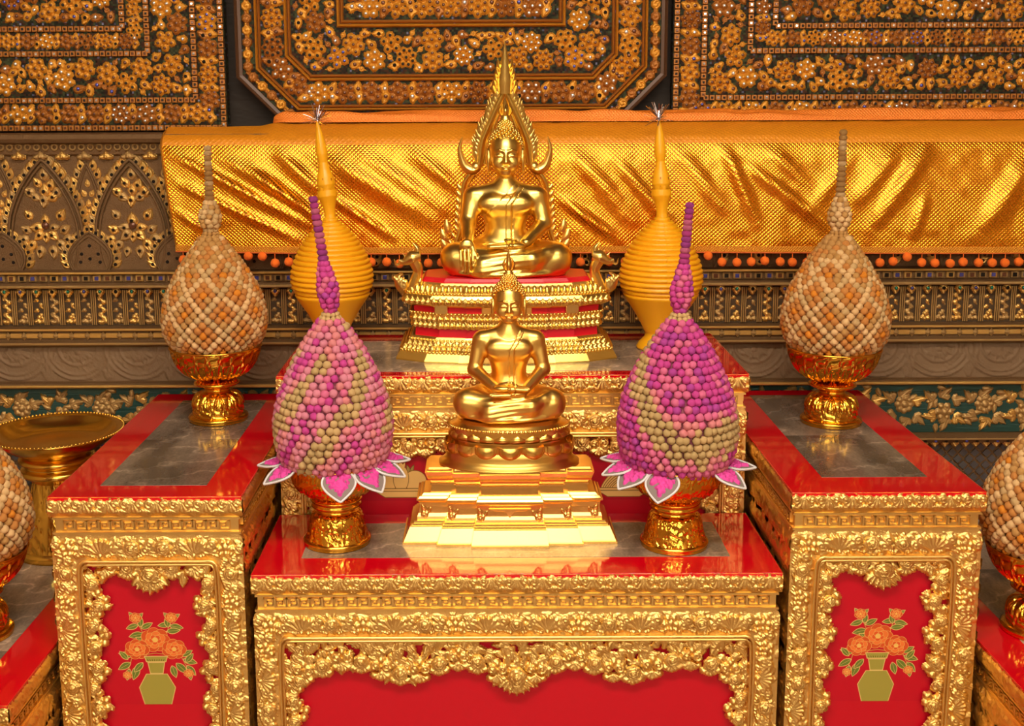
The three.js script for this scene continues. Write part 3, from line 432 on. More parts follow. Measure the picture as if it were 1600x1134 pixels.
function paintedVase() {   // flat gold-and-colour painting on red
  const c = document.createElement('canvas'); c.width = 512; c.height = 1024; const g = c.getContext('2d');
  g.fillStyle = '#c6001f'; g.fillRect(0, 0, 512, 1024);
  const Y = y => y < 395 ? 395 - (395 - y) * 0.62 : y;
  const leaf = (x, y, l, a) => { g.save(); g.translate(x, Y(y)); g.rotate(a); g.beginPath(); g.moveTo(0, 0); g.quadraticCurveTo(l * 0.4, -l * 0.46, l, 0); g.quadraticCurveTo(l * 0.4, l * 0.46, 0, 0); g.fillStyle = '#6f7d2a'; g.fill(); g.lineWidth = 4; g.strokeStyle = '#e0c070'; g.stroke(); g.beginPath(); g.moveTo(0, 0); g.lineTo(l * 0.85, 0); g.lineWidth = 2; g.stroke(); g.restore(); };
  const stem = (a) => { g.beginPath(); g.moveTo(a[0][0], Y(a[0][1])); for (let i = 1; i < a.length; i++) g.lineTo(a[i][0], Y(a[i][1])); g.lineWidth = 5; g.strokeStyle = '#c79a45'; g.stroke(); };
  const peony = (x, y0, r) => { const y = Y(y0); for (const [R, n, f] of [[1, 7, '#d9541e'], [0.7, 6, '#ef7a33'], [0.42, 5, '#e65a22']]) for (let i = 0; i < n; i++) { const t = i / n * 6.283 + R; g.beginPath(); g.arc(x + Math.cos(t) * r * R * 0.6, y + Math.sin(t) * r * R * 0.5, r * R * 0.45, 0, 6.3); g.fillStyle = f; g.fill(); g.lineWidth = 2.5; g.strokeStyle = '#e9b45c'; g.stroke(); } g.beginPath(); g.arc(x, y, r * 0.2, 0, 6.3); g.fillStyle = '#f0c060'; g.fill(); };
  stem([[256, 470], [190, 330], [150, 180]]); stem([[256, 470], [330, 300], [352, 180]]); stem([[256, 480], [120, 500], [90, 600]]); stem([[256, 480], [400, 500], [440, 590]]);
  for (const [x, y, l, a] of [[150, 190, 60, -2.2], [152, 190, 60, -0.8], [165, 240, 75, 2.8], [180, 280, 75, -0.5], [190, 330, 85, 2.9], [352, 190, 60, -2.3], [352, 190, 62, -0.6], [345, 235, 70, 3.0], [342, 250, 80, 0.2], [325, 310, 78, -0.1], [325, 310, 70, 2.4], [120, 500, 80, 3.4], [110, 540, 85, 2.6], [100, 580, 75, 1.8], [150, 560, 95, 1.9], [400, 500, 75, -0.5], [410, 520, 85, 0.3], [430, 560, 80, 0.9], [440, 590, 65, 1.4], [370, 545, 90, 0.8], [215, 420, 80, -2.6], [175, 265, 70, -1.5], [335, 270, 72, -1.7], [205, 350, 78, -0.2], [305, 350, 78, 3.4], [95, 520, 70, 4.0], [425, 540, 72, -0.9], [180, 540, 80, 2.3], [345, 560, 80, 1.3]]) leaf(x, y, l, a);
  peony(150, 170, 34); peony(354, 170, 34); peony(256, 395, 82); peony(150, 455, 68); peony(362, 455, 68); peony(440, 610, 28); peony(88, 620, 26);
  g.fillStyle = '#a79a3e'; g.strokeStyle = '#e0c070'; g.lineWidth = 5;
  for (const p of [[[190, 500], [322, 500], [312, 535], [200, 535]], [[208, 540], [304, 540], [292, 610], [220, 610]], [[196, 614], [316, 614], [360, 700], [330, 820], [182, 820], [152, 700]], [[180, 826], [332, 826], [344, 860], [168, 860]]]) { g.beginPath(); p.forEach((q, i) => i ? g.lineTo(...q) : g.moveTo(...q)); g.closePath(); g.fill(); g.stroke(); }
  g.strokeStyle = '#6f6a22'; for (let i = 0; i < 8; i++) { g.beginPath(); g.moveTo(205 + i * 14, 520); g.lineTo(212 + i * 12, 530); g.stroke(); }
  const t = new THREE.CanvasTexture(c); t.colorSpace = THREE.SRGBColorSpace; return t;
}
function paintedFruit() {
  const c = document.createElement('canvas'); c.width = 2048; c.height = 256; const g = c.getContext('2d');
  g.fillStyle = '#c00022'; g.fillRect(0, 0, 2048, 256);
  const leaf = (x, y, l, a) => { g.save(); g.translate(x, y); g.rotate(a); g.beginPath(); g.moveTo(0, 0); g.quadraticCurveTo(l * 0.4, -l * 0.4, l, 0); g.quadraticCurveTo(l * 0.4, l * 0.4, 0, 0); g.fillStyle = '#b39a4a'; g.fill(); g.lineWidth = 4; g.strokeStyle = '#6a4a18'; g.stroke(); g.restore(); };
  const blob = (x, y, rx, ry) => { g.beginPath(); g.ellipse(x, y, rx, ry, 0, 0, 6.3); g.fillStyle = '#ffd078'; g.fill(); g.lineWidth = 4; g.strokeStyle = '#8a5a1c'; g.stroke(); };
  for (const [X, hand] of [[475, 0], [1024, 0], [1573, 1]]) { const x = 0; g.save(); g.translate(X, 96); g.scale(0.66, 0.62);
    for (const [dx, a] of [[-70, -2.0], [-70, -1.1], [70, -2.0], [70, -1.1]]) leaf(x + dx, 100, 62, a);
    if (hand) { for (let i = 0; i < 6; i++) { g.save(); g.translate(x - 150 + i * 18, 180); g.rotate(0.75 + i * 0.08); g.beginPath(); g.ellipse(0, -40, 20, 70, 0, 0, 6.3); g.fillStyle = '#ffd078'; g.fill(); g.lineWidth = 4; g.strokeStyle = '#8a5a1c'; g.stroke(); g.restore(); } blob(x + 20, 130, 70, 72); blob(x + 120, 150, 60, 55); g.beginPath(); for (let i = -2; i < 3; i++) { g.moveTo(x + 20, 62); g.quadraticCurveTo(x + 20 + i * 40, 100, x + 20 + i * 24, 190); } g.stroke(); }
    else { blob(x - 105, 140, 85, 62); blob(x + 105, 140, 85, 62); blob(x, 125, 58, 80); g.fillStyle = '#ffd078'; g.beginPath(); g.moveTo(x - 30, 62); g.lineTo(x - 40, 20); g.lineTo(x - 15, 40); g.lineTo(x, 14); g.lineTo(x + 15, 40); g.lineTo(x + 40, 20); g.lineTo(x + 30, 62); g.fill(); g.stroke(); }
    g.fillStyle = '#ffd078'; g.strokeStyle = '#8a5a1c'; g.beginPath(); g.moveTo(x - 230, 186); g.lineTo(x + 230, 186); g.lineTo(x + 120, 240); g.lineTo(x - 120, 240); g.closePath(); g.fill(); g.stroke(); g.beginPath(); g.moveTo(x - 228, 202); g.lineTo(x + 228, 202); g.stroke(); g.restore();
  }
  const t = new THREE.CanvasTexture(c); t.colorSpace = THREE.SRGBColorSpace; return t;
}
const vasePanel = std([1, 1, 1], 0.45, 0, { map: paintedVase() }), fruitPanel = std([1, 1, 1], 0.45, 0, { map: paintedFruit() });

// x0..x1 wide, face at z1 (towards the viewer), back at z0, top at y = top; foot: height of the lowest visible carving
function altar(label, x0, x1, z0, z1, top, o) {
  const t = thing('altar_table', label, 'table', [0, 0, 0], 'stepped altar tables'), W = x1 - x0, D = z1 - z0, cx = (x0 + x1) / 2, rnd = mulberry(o.seed), B = o.border ?? 0.095, Bf = o.borderFront ?? 0.08;
  part('lacquer_top', rbox(W - 0.002, 0.014, D - 0.002, 0.0015, cx, top - 0.007, (z0 + z1) / 2), M.lacquer, t);
  const mw = W - 2 * B, md = D - Bf - (o.borderBack ?? 0.08), mz = z1 - Bf - md / 2;
  const mg = box(mw, 0.003, md, cx, top - 0.0008, mz); { const u = mg.attributes.uv, p = mg.attributes.position; for (let i = 0; i < u.count; i++) u.setXY(i, p.getX(i), p.getZ(i)); }
  part('marble_inset', mg, o.marble ?? M.marble, t);
  // moulded edge on all sides; carved strip in front and on the sides that show
  part('edge_moulding', ringLoft(x0, x1, z0, z1, edgeProfile.map(([d, f]) => [top - 0.001 - d, f - (d > 0.003 && d < 0.0495 ? 0.003 : 0)])), M.carved, t);
  const faces = [['front', W, (s, y, h) => [x0 + s, y, z1 + h]]]; if (o.right) faces.push(['side', D, (s, y, h) => [x1 + h, y, z1 - s]]); if (o.left) faces.push(['side', D, (s, y, h) => [x0 - h, y, z0 + s]]);
  const foot = 0.015, H = top - 0.092;      // body height under the mouldings
  for (const [name, L, at] of faces) {
    const front = name === 'front', c = new Relief(L, 0.047, front ? 0.0018 : 0.004), n = Math.round(L / 0.058), p = L / n;
    for (let i = 0; i < n; i++) { const m = (i + 0.5) * p; c.fan(m, 0.006, 0.03, 0.005, Math.PI / 2, 1.3, 7); for (const s of [-1, 1]) { c.leaf(m + s * 0.004, 0.038, 0.027, 0.0075, s > 0 ? -0.5 : Math.PI + 0.5, 0.006, 0.4 * s, 3); c.leaf(m + s * 0.012, 0.043, 0.02, 0.006, s > 0 ? -0.1 : Math.PI + 0.1, 0.005, 0.3 * s); c.scroll(m + s * p * 0.32, 0.014, 0.01, 0.005, 1.3, s); c.dome(m + s * p * 0.44, 0.032, 0.0062, 0.005); c.leaf(m + s * p * 0.49, 0.046, 0.042, 0.003, -Math.PI / 2, 0.005); } for (let k = 0; k < 12; k++) c.leaf(m + p * (rnd() - 0.5), 0.047 * rnd(), 0.015, 0.004, rnd() * 6.28, 0.003); }
    part('carved_cornice', c.geometry((s, v, h) => at(s, top - 0.0025 - v, edgeAt(v + 0.0015) - 0.0032 + h * 1.45)), M.carved, t);
    const k = Math.floor((L - 0.05) / 0.0275), k0 = (L - (k - 1) * 0.0275) / 2;
    if (front) for (let i = 0; i < k; i++) { const m = part('fret_key', keyGeo, M.carved, t, at(k0 + i * 0.0275, top - 0.0712, -0.0122)); if (i % 2) m.rotation.z = Math.PI; }
    else { const l = []; for (let i = 0; i < k; i++) { const q = at(k0 + i * 0.0275, top - 0.0712, -0.0122); l.push(moved(keyGeo, ...q, 0, q[0] > cx ? Math.PI / 2 : -Math.PI / 2)); } part('fret_side', join(l), M.carved, t).userData.kind = 'stuff'; }
  }
  // body: boards with rounded shoulders, the front one open in the middle
  const leg = o.leg ?? 0.062, fr = 0.064, R = 0.018, y1 = H - 0.0005, bz = z1 - 0.006;
  const sh = new THREE.Shape(); sh.moveTo(x0 + 0.003, 0); sh.lineTo(x1 - 0.003, 0); sh.lineTo(x1 - 0.003, y1 - R); sh.quadraticCurveTo(x1 - 0.003, y1, x1 - R, y1); sh.lineTo(x0 + R, y1); sh.quadraticCurveTo(x0 + 0.003, y1, x0 + 0.003, y1 - R); sh.closePath();
  const hole = new THREE.Path(), hx0 = x0 + leg + 0.006, hx1 = x1 - leg - 0.006, hy1 = y1 - fr - 0.006, hr = 0.014, hy0 = 0.03;
  hole.moveTo(hx0, hy0); hole.lineTo(hx0, hy1 - hr); hole.quadraticCurveTo(hx0, hy1, hx0 + hr, hy1); hole.lineTo(hx1 - hr, hy1); hole.quadraticCurveTo(hx1, hy1, hx1, hy1 - hr); hole.lineTo(hx1, hy0); hole.closePath(); sh.holes.push(hole);
  part('front_board', new THREE.ExtrudeGeometry(sh, { depth: 0.022, bevelEnabled: false }).translate(0, 0, bz - 0.022), M.carved, t);
  part('case', join([span(x0 + 0.004, x0 + 0.02, 0, H, z0, bz - 0.022), span(x1 - 0.02, x1 - 0.004, 0, H, z0, bz - 0.022), span(x0 + 0.02, x1 - 0.02, H - 0.01, H + 0.08, z0 + 0.03, z1 - 0.03)]), M.carved, t);
  // carved frieze and legs
  const roses = [], rel = new Relief(W - 0.006, H - foot, 0.0021), lw = leg - 0.004, lh = fr - 0.004;
  rel.vine(0.004, 0.002, 1, 0, W - 0.014, lh - 0.002, 0.009, rnd, 1.25, roses);
  rel.vine(lw - 0.002, lh, 0, 1, H - foot - lh, lw - 0.004, 0.009, rnd, 1.25, roses); rel.vine(W - 0.006 - 0.002, lh, 0, 1, H - foot - lh, lw - 0.004, 0.009, rnd, 1.25, roses);
  const cw = rel.w / rel.nx, ch = rel.h / rel.ny;
  part('carved_frieze', rel.geometry((x, v, h) => [x0 + 0.003 + x, y1 - v, bz + 0.0004 + h - (v < 0.012 ? 0.006 * (1 - v / 0.012) ** 2 : 0)], (i, j) => {
    const x = (i + 0.5) * cw, v = (j + 0.5) * ch, e = Math.min(x, rel.w - x); if (e > lw && v > lh) return false; if (e < R && v < R && Math.hypot(R - e, R - v) > R) return false; return true;
  }), M.carved, t);
  for (const [x, v, r] of roses) { const m = part('rosette', roseGeo, M.carved, t, [x0 + 0.003 + x, y1 - v, bz + 0.005]); m.scale.setScalar(r / 0.026); m.rotation.z = rnd() * 6; }
  // half-round frame inside the legs
  const fx0 = x0 + leg + 0.001, fx1 = x1 - leg - 0.001, fy = y1 - fr - 0.001, fpts = (d) => [[fx0 + d, foot, 0], [fx0 + d, fy - 0.02, 0], [fx0 + d + 0.003, fy - 0.008 - d * 0.5, 0], [fx0 + 0.014 + d * 0.5, fy - d, 0], [fx0 + 0.03, fy - d, 0], [fx1 - 0.03, fy - d, 0], [fx1 - 0.014 - d * 0.5, fy - d, 0], [fx1 - d - 0.003, fy - 0.008 - d * 0.5, 0], [fx1 - d, fy - 0.02, 0], [fx1 - d, foot, 0]];
  part('frame_bead', join([tube(fpts(0), 0.0042, 160, 6), tube(fpts(0.008), 0.003, 160, 6)]).translate(0, 0, bz + 0.004), M.carved, t);
  // openwork apron over a red panel
  const aw = hx1 - hx0, ah = hy1 - foot, ap = new Relief(aw, ah, 0.0021), sideW = o.sideApron ?? 0.066, drop = o.apron ?? 0.075, ar = [];
  const lower = x => { const e = Math.min(x, aw - x), m = Math.abs(x - aw / 2); return drop * (0.72 + 0.12 * Math.cos(m / aw * 26)) + (m < 0.055 ? 0.022 * Math.cos(m / 0.055 * 1.57) : 0); };
  for (let i = 0; i < aw * drop / 0.00014; i++) { const x = aw * rnd(), y = drop * rnd(); if (y > lower(x) - 0.024) continue; const l = 0.018 + 0.012 * rnd(); ap.leaf(x, y, l, 0.006 + 0.005 * rnd(), rnd() * 6.28, 0.005 + 0.006 * rnd(), rnd() - 0.5, rnd() < 0.4 ? 3 : 0); }
  const un = Math.max(2, Math.round(aw / 0.09)); for (let i = 0; i <= un * 2; i++) { const x = aw * i / (un * 2), y = lower(x) - 0.017; for (let k = -2; k <= 2; k++) ap.dome(x + k * 0.0085, y + 0.006 - Math.abs(k) * 0.0035, 0.0085, 0.009); ap.fan(x, y - 0.012, 0.021, 0.012, Math.PI / 2, 1.2, 5); if (i % 2 === 0) { ar.push([x, y - 0.02, 0.019]); } else { ap.scroll(x - 0.013, y - 0.026, 0.012, 0.012, 1.5, 1); ap.scroll(x + 0.013, y - 0.026, 0.012, 0.012, 1.5, -1); ap.dome(x, y - 0.04, 0.009, 0.012); } }
  const mid = aw / 2, dm = lower(mid); for (let k = -3; k <= 3; k++) ap.leaf(mid + k * 0.007, dm - 0.042, 0.042 - Math.abs(k) * 0.004, 0.008, Math.PI / 2 - k * 0.28, 0.015); ar.push([mid, dm - 0.05, 0.024]);
  for (const s of [0, 1]) for (let y = drop * 0.5; y < ah; y += 0.0045) { const w = sideW * (0.78 + 0.22 * Math.sin(y * 75) - 0.25 * Math.min(1, (y - drop * 0.5) / 0.25)); for (let q = 0; q < 3; q++) { const e = rnd() * (w - 0.008), x = s ? aw - e : e; ap.leaf(x, y, 0.012 + 0.008 * rnd(), 0.005 + 0.003 * rnd(), rnd() * 6.28, 0.006 + 0.007 * rnd(), rnd() - 0.5); } if (Math.floor(y / 0.052) !== Math.floor((y - 0.0045) / 0.052)) { const e = w * 0.52; ar.push([s ? aw - e : e, y, 0.016]); } if (Math.floor(y / 0.018) !== Math.floor((y - 0.0045) / 0.018)) { const e = w - 0.008; ap.dome(s ? aw - e : e, y, 0.009, 0.011); } }
  part('openwork_apron', ap.geometry((x, v, h) => [hx0 + x, hy1 - v, bz - 0.012 + h], ap.solid()), M.carved, t);
  for (const [x, v, r] of ar) { if (x < r * 0.4 || x > aw - r * 0.4) continue; const m = part('rosette', roseGeo, M.carved, t, [hx0 + x, hy1 - v, bz - 0.006]); m.scale.setScalar(r / 0.029); m.rotation.z = rnd() * 6; }
  const pw = hx1 - hx0 + 0.01, py0 = o.panelBottom ?? 0.02, pg = new THREE.PlaneGeometry(pw, hy1 - py0 + 0.005, 1, 1).translate((hx0 + hx1) / 2, (hy1 + py0 + 0.005) / 2, bz - 0.0215);
  if (o.uv) { const u = pg.attributes.uv; for (let i = 0; i < 4; i++) u.setXY(i, o.uv[0] + u.getX(i) * (o.uv[1] - o.uv[0]), o.uv[2] + u.getY(i) * (o.uv[3] - o.uv[2])); }
  part('red_panel', pg, o.panel ?? M.redPaint, t, null, o.panelLabel);
  part('case_back', span(x0 + 0.02, x1 - 0.02, 0, H, bz - 0.032, bz - 0.0225), M.redPaint, t);
  // carved sides
  for (const [name, L, at] of faces.slice(1)) { const r = new Relief(L - 0.01, H - foot, 0.0045), rw = Math.min(0.06, L / 3); r.vine(0, 0, 1, 0, L - 0.01, 0.055, 0.008, rnd, 1.3); for (let y = 0.06; y < H - 0.06; y += 0.06) r.vine(0, y, 1, 0, L - 0.01, 0.055, 0.007, rnd, 1.6); part('carved_side', r.geometry((s, v, h) => at(s + 0.005, y1 - v, -0.004 + h - (v < 0.012 ? 0.006 * (1 - v / 0.012) ** 2 : 0))), M.carved, t); }
  return t;
}
altar('wide altar table in front carrying the smaller statue on its marble top', -0.617, 0.617, -0.4, 0, 0.535, { seed: 21, borderFront: 0.1, borderBack: 0.07, border: 0.103, apron: 0.15, marble: M.paleMarble });
altar('wide raised altar table under the statue with the flame arch', -0.617, 0.617, -0.945, -0.408, 0.909, { seed: 22, borderFront: 0.045, borderBack: 0.1, border: 0.095, left: false, right: true, apron: 0.085, panel: fruitPanel, panelBottom: 0.56, marble: M.paleMarble, panelLabel: 'red panel painted with golden fruit in bowls' });
altar('narrow altar table beside the golden tray', -1.077, -0.63, -0.945, 0, 0.7255, { seed: 23, right: true, left: true, borderFront: 0.078, borderBack: 0.08, border: 0.098, panel: vasePanel, uv: [-0.26, 1.26, 0.21, 1.12], panelBottom: 0.2, apron: 0.07, panelLabel: 'red panel painted with a vase of orange peonies' });
altar('narrow altar table at the trayless end of the set', 0.63, 1.077, -0.945, 0, 0.7285, { seed: 24, left: true, right: true, borderFront: 0.108, borderBack: 0.06, border: 0.098, panel: vasePanel, uv: [-0.26, 1.26, 0.21, 1.12], panelBottom: 0.2, apron: 0.07, panelLabel: 'red panel painted with a vase of orange peonies' });
altar('low altar table under the golden tray', -1.75, -1.092, -0.945, 0.25, 0.35, { seed: 25, right: true, border: 0.1, borderFront: 0.1, apron: 0.06, marble: M.paleMarble });
altar('low altar table at the trayless end of the set', 1.092, 1.75, -0.945, 0.25, 0.35, { seed: 26, left: true, border: 0.1, borderFront: 0.1, apron: 0.06, marble: M.paleMarble });

// ---------- gold cloth over the ledge ----------
{
  const t = thing('brocade_cloth', 'shiny gold brocade cloth draped over the ledge, edged with orange pompoms', 'cloth');
  const X0 = -1.03, X1 = 1.85, path = new THREE.CatmullRomCurve3([[-1.034, 1.547], [-1.0, 1.537], [-0.962, 1.52], [-0.937, 1.5], [-0.926, 1.478], [-0.917, 1.44], [-0.906, 1.36], [-0.901, 1.27], [-0.9, 1.172]].map(p => V(0, p[1], p[0])), false, 'centripetal');
  const wx = px => (px - 794) * 0.001895, wy = py => 1.478 - (py - 232) * 0.0019;
  const folds = [[268, 240, 484, 352, 9, 1], [346, 246, 488, 328, 12, 1], [430, 236, 500, 300, 12, 1], [505, 246, 675, 342, 17, 1.3], [520, 310, 612, 370, 8, 0.9], [277, 286, 460, 372, 8, 0.9], [275, 330, 345, 375, 7, 0.7], [395, 265, 520, 360, 9, 0.8], [560, 240, 700, 330, 14, 0.9], [640, 236, 720, 300, 12, 0.8], [874, 312, 966, 376, 10, 1], [900, 245, 985, 345, 16, 1], [960, 250, 1060, 370, 12, 0.8], [1130, 234, 1182, 350, 12, 1.1], [1160, 258, 1288, 352, 12, 0.9], [1060, 240, 1130, 330, 16, 0.8], [1452, 228, 1362, 360, 16, 1.3], [1405, 232, 1330, 330, 16, 0.8], [1610, 255, 1531, 366, 18, 1.3], [1445, 310, 1424, 380, 10, 0.8], [1200, 236, 1260, 290, 14, 0.7], [1330, 250, 1260, 340, 12, 0.6], [1690, 250, 1640, 360, 14, 1]];
  const push = (x, y) => {
    let d = 0.006 * (noise(x * 9, y * 9, 1) - 0.5) + 0.003 * (noise(x * 30, y * 30, 2) - 0.5);
    for (const f of folds) { const ax = wx(f[0]), ay = wy(f[1]), bx = wx(f[2]), by = wy(f[3]), L2 = (bx - ax) ** 2 + (by - ay) ** 2, u = ((x - ax) * (bx - ax) + (y - ay) * (by - ay)) / L2, k = Math.max(0, Math.min(1, u)), D = Math.hypot(x - ax - k * (bx - ax), y - ay - k * (by - ay)), w = f[4] * 0.0017; const e = Math.exp(-D * D / (w * w)) * Math.sin(Math.PI * (0.08 + 0.84 * k)); d += 0.015 * f[5] * e; }
    return d;
  };
  const surf = (a, b) => {
    const p = path.getPointAt(b); let x = X0 + a * (X1 - X0); const fall = Math.max(0, Math.min(1, (1.5 - p.y) / 0.06)), bottom = 1.172 + 0.014 * Math.pow(1 - a, 3) - 0.003 * Math.sin(a * 9); let y = p.y, z = p.z;
    if (y < 1.478) y = 1.478 + (y - 1.478) * (1.478 - bottom) / (1.478 - 1.172);
    const low = Math.max(0, Math.min(1, (-0.70 - x) / 0.05)); if (y > 1.5) y = y - low * (y - 1.5) * 0.22;
    x += (1 - a) ** 6 * 0.04 * Math.max(0, (1.49 - y) / 0.3);
    if (fall > 0) z += fall * push(x, y); else y += 0.004 * (noise(x * 14, z * 30, 4) - 0.3);
    return [x, y, z];
  };
  const bend = 0.285;
  part('drape', patch(560, 90, (a, b) => surf(a, bend + (1 - bend) * b), (a, b) => [a * (X1 - X0), (bend + (1 - bend) * b) * 0.46]), M.brocade, t);
  part('ledge_fold', patch(400, 24, (a, b) => surf(a, bend * b), (a, b) => [a * (X1 - X0), bend * b * 0.46]), M.orangeWeave, t, null, 'dull orange top fold of the cloth');
  part('side_hem', tube(Array.from({ length: 24 }, (_, i) => { const p = surf(0.001, 0.1 + 0.9 * i / 23); return [p[0], p[1], p[2] + 0.002]; }), 0.003, 60, 6), M.tape, t);
  const low = a => { const p = surf(a, 1); return [p[0], p[1] - 0.004, p[2] + 0.002]; };
  part('fringe_tape', patch(400, 3, (a, b) => { const p = low(a); return [p[0], p[1] + 0.012 - 0.02 * b, p[2] + 0.003]; }, (a, b) => [a * (X1 - X0), b * 0.02]), M.tape, t);
  part('tape_cord', tube(Array.from({ length: 120 }, (_, i) => { const p = low(i / 119); return [p[0], p[1] - 0.008, p[2] + 0.004]; }), 0.0022, 300, 5), std([0.6, 0.12, 0.01], 0.7), t);
  const rnd = mulberry(77), ball = mergeVertices(clean(new THREE.IcosahedronGeometry(0.0135, 3))); { const p = ball.attributes.position; for (let i = 0; i < p.count; i++) { const s = 0.94 + 0.12 * hash3(i, 3, 1); p.setXYZ(i, p.getX(i) * s, p.getY(i) * s, p.getZ(i) * s); } ball.computeVertexNormals(); }
  for (let i = 0; i < 68; i++) { const a = (0.022 + i * 0.0422) / (X1 - X0), p = low(a), d = rnd() < 0.12 ? 0.008 : 0.022 + 0.006 * rnd(), x = p[0] + 0.008 * (rnd() - 0.5); const b = part('pompom', ball, M.pompom, t, [x, p[1] - 0.01 - d, p[2] + 0.003]); part('string', new THREE.CylinderGeometry(0.0013, 0.0013, d, 5).translate(0, d / 2, 0), M.pompom, b); }
}
{
  const t = thing('orange_cloth', 'orange cloth bunched along the foot of the carved panels', 'cloth');
  const X0 = -0.725, X1 = 1.85;
  part('folded_cloth', patch(320, 18, (a, b) => {
    const x = X0 + a * (X1 - X0), e = Math.min(1, Math.sqrt(Math.max(0, a) / 0.02)), w = Math.PI * (0.02 + 0.98 * b), h = (0.044 + 0.012 * (noise(x * 3.2, 1, 3) - 0.5) + 0.012 * (noise(x * 14, b * 3, 3) - 0.5)) * e, fold = 0.004 * Math.sin(b * 14 + x * 7 + 2 * noise(x * 5, 2, 1));
    return [x + (1 - e) * 0.012, 1.5475 + 0.75 * h * Math.sin(w) + fold * Math.sin(w), -1.04 + 0.019 * e * Math.cos(w)];
  }, (a, b) => [a * (X1 - X0), b * 0.1]), M.orangeCloth, t);
}

// ---------- footed bowls ----------
function spun(prof, nu, nv, relief) {   // turned surface with raised ornament; prof: smooth list of [r, y]
  const c = new THREE.CatmullRomCurve3(prof.map(p => V(p[0], p[1], 0)), false, 'centripetal');
  return patch(nu, nv, (a, b) => { const p = c.getPointAt(b), t = c.getTangentAt(b), h = relief ? relief(a, b) : 0, r = p.x + t.y * h, y = p.y - t.x * h, w = a * 2 * Math.PI; return [r * Math.sin(w), y, r * Math.cos(w)]; });
}
const petalRows = n => { const R = new Relief(n, 1, 0.03); for (let i = 0; i <= n; i++) { const c = i; for (const [w, h, k] of [[0.46, 0.95, 0.05], [0.3, 0.74, 0.045]]) for (let j = 0; j < 12; j++) { const f = t => [c + w * (t < 0.5 ? -1 : 1) * Math.pow(Math.sin(Math.PI * Math.min(t, 1 - t)), 0.7), 0.02 + h * (1 - Math.abs(2 * t - 1) ** 1.6)]; const a = f(j / 12), b = f((j + 1) / 12); R.bar(a[0], a[1], b[0], b[1], k, 0.004); } R.leaf(c, 0.08, 0.5, 0.1, Math.PI / 2, 0.004); R.dome(c, 0.68, 0.06, 0.003); R.dome(c + 0.5, 0.85, 0.09, 0.003); R.dome(c + 0.5, 0.62, 0.06, 0.003); } return (a, b) => R.g[Math.round(b * R.ny) * (R.nx + 1) + Math.round(((a * n) % n) / n * R.nx)]; };
const dots = (n, seed) => { const R = new Relief(n, n * 0.22, 0.055), q = mulberry(seed); for (let i = 0; i < n * n * 0.55; i++) { const x = q() * n, y = q() * n * 0.22; if (q() < 0.5) R.dome(x, y, 0.16 + 0.1 * q(), 0.003); else R.leaf(x, y, 0.7, 0.17, q() * 6.28, 0.003, q() - 0.5); } return (a, b) => R.g[Math.round(b * R.ny) * (R.nx + 1) + Math.round(a * R.nx)]; };
const stamped = { petals: petalRows(22), petalsFoot: petalRows(12), dots: dots(34, 3), dotsFoot: dots(26, 4) };
function footedBowl(label, [x, y, z], kind, turn = 0, group) {
  const t = thing('footed_bowl', label, 'bowl', [x, y, z], group); t.rotation.y = turn;
  const pet = kind === 'petals';
  part('bowl_wall', spun(pet ? [[0.034, 0.124], [0.06, 0.128], [0.088, 0.142], [0.108, 0.166], [0.119, 0.192], [0.124, 0.21]] : [[0.036, 0.122], [0.066, 0.128], [0.092, 0.144], [0.107, 0.166], [0.112, 0.19], [0.116, 0.21]], 300, 26, pet ? stamped.petals : stamped.dots), M.bowl, t);
  part('inner_wall', spun([[pet ? 0.125 : 0.117, 0.213], [0.115, 0.205], [0.1, 0.16], [0.06, 0.136], [0.001, 0.132]], 64, 14), M.bowl, t);
  part('rim', new THREE.TorusGeometry(pet ? 0.126 : 0.118, 0.0032, 8, 96).rotateX(Math.PI / 2).translate(0, 0.212, 0), M.bowl, t);
  part('collar', lathe(pet ? [[0.03, 0.126], [0.036, 0.122], [0.052, 0.118], [0.063, 0.113], [0.065, 0.108], [0.058, 0.103], [0.042, 0.1], [0.036, 0.094], [0.035, 0.088], [0.042, 0.083]] : [[0.034, 0.126], [0.05, 0.122], [0.062, 0.117], [0.063, 0.112], [0.055, 0.108], [0.06, 0.103], [0.062, 0.098], [0.05, 0.094], [0.044, 0.088], [0.052, 0.083]], 64), M.bowl, t);
  part('foot', spun(pet ? [[0.042, 0.083], [0.058, 0.079], [0.069, 0.066], [0.073, 0.048], [0.072, 0.03], [0.074, 0.018]] : [[0.05, 0.083], [0.061, 0.078], [0.067, 0.062], [0.071, 0.042], [0.076, 0.024], [0.079, 0.016]], 220, 20, pet ? stamped.petalsFoot : stamped.dotsFoot), M.bowl, t);
  part('foot_ring', lathe([[0.07, 0.02], [0.077, 0.018], [0.083, 0.014], [0.084, 0.009], [0.08, 0.007], [0.082, 0.003], [0.081, 0], [0.001, 0]], 64), M.bowl, t);
  return t;
}

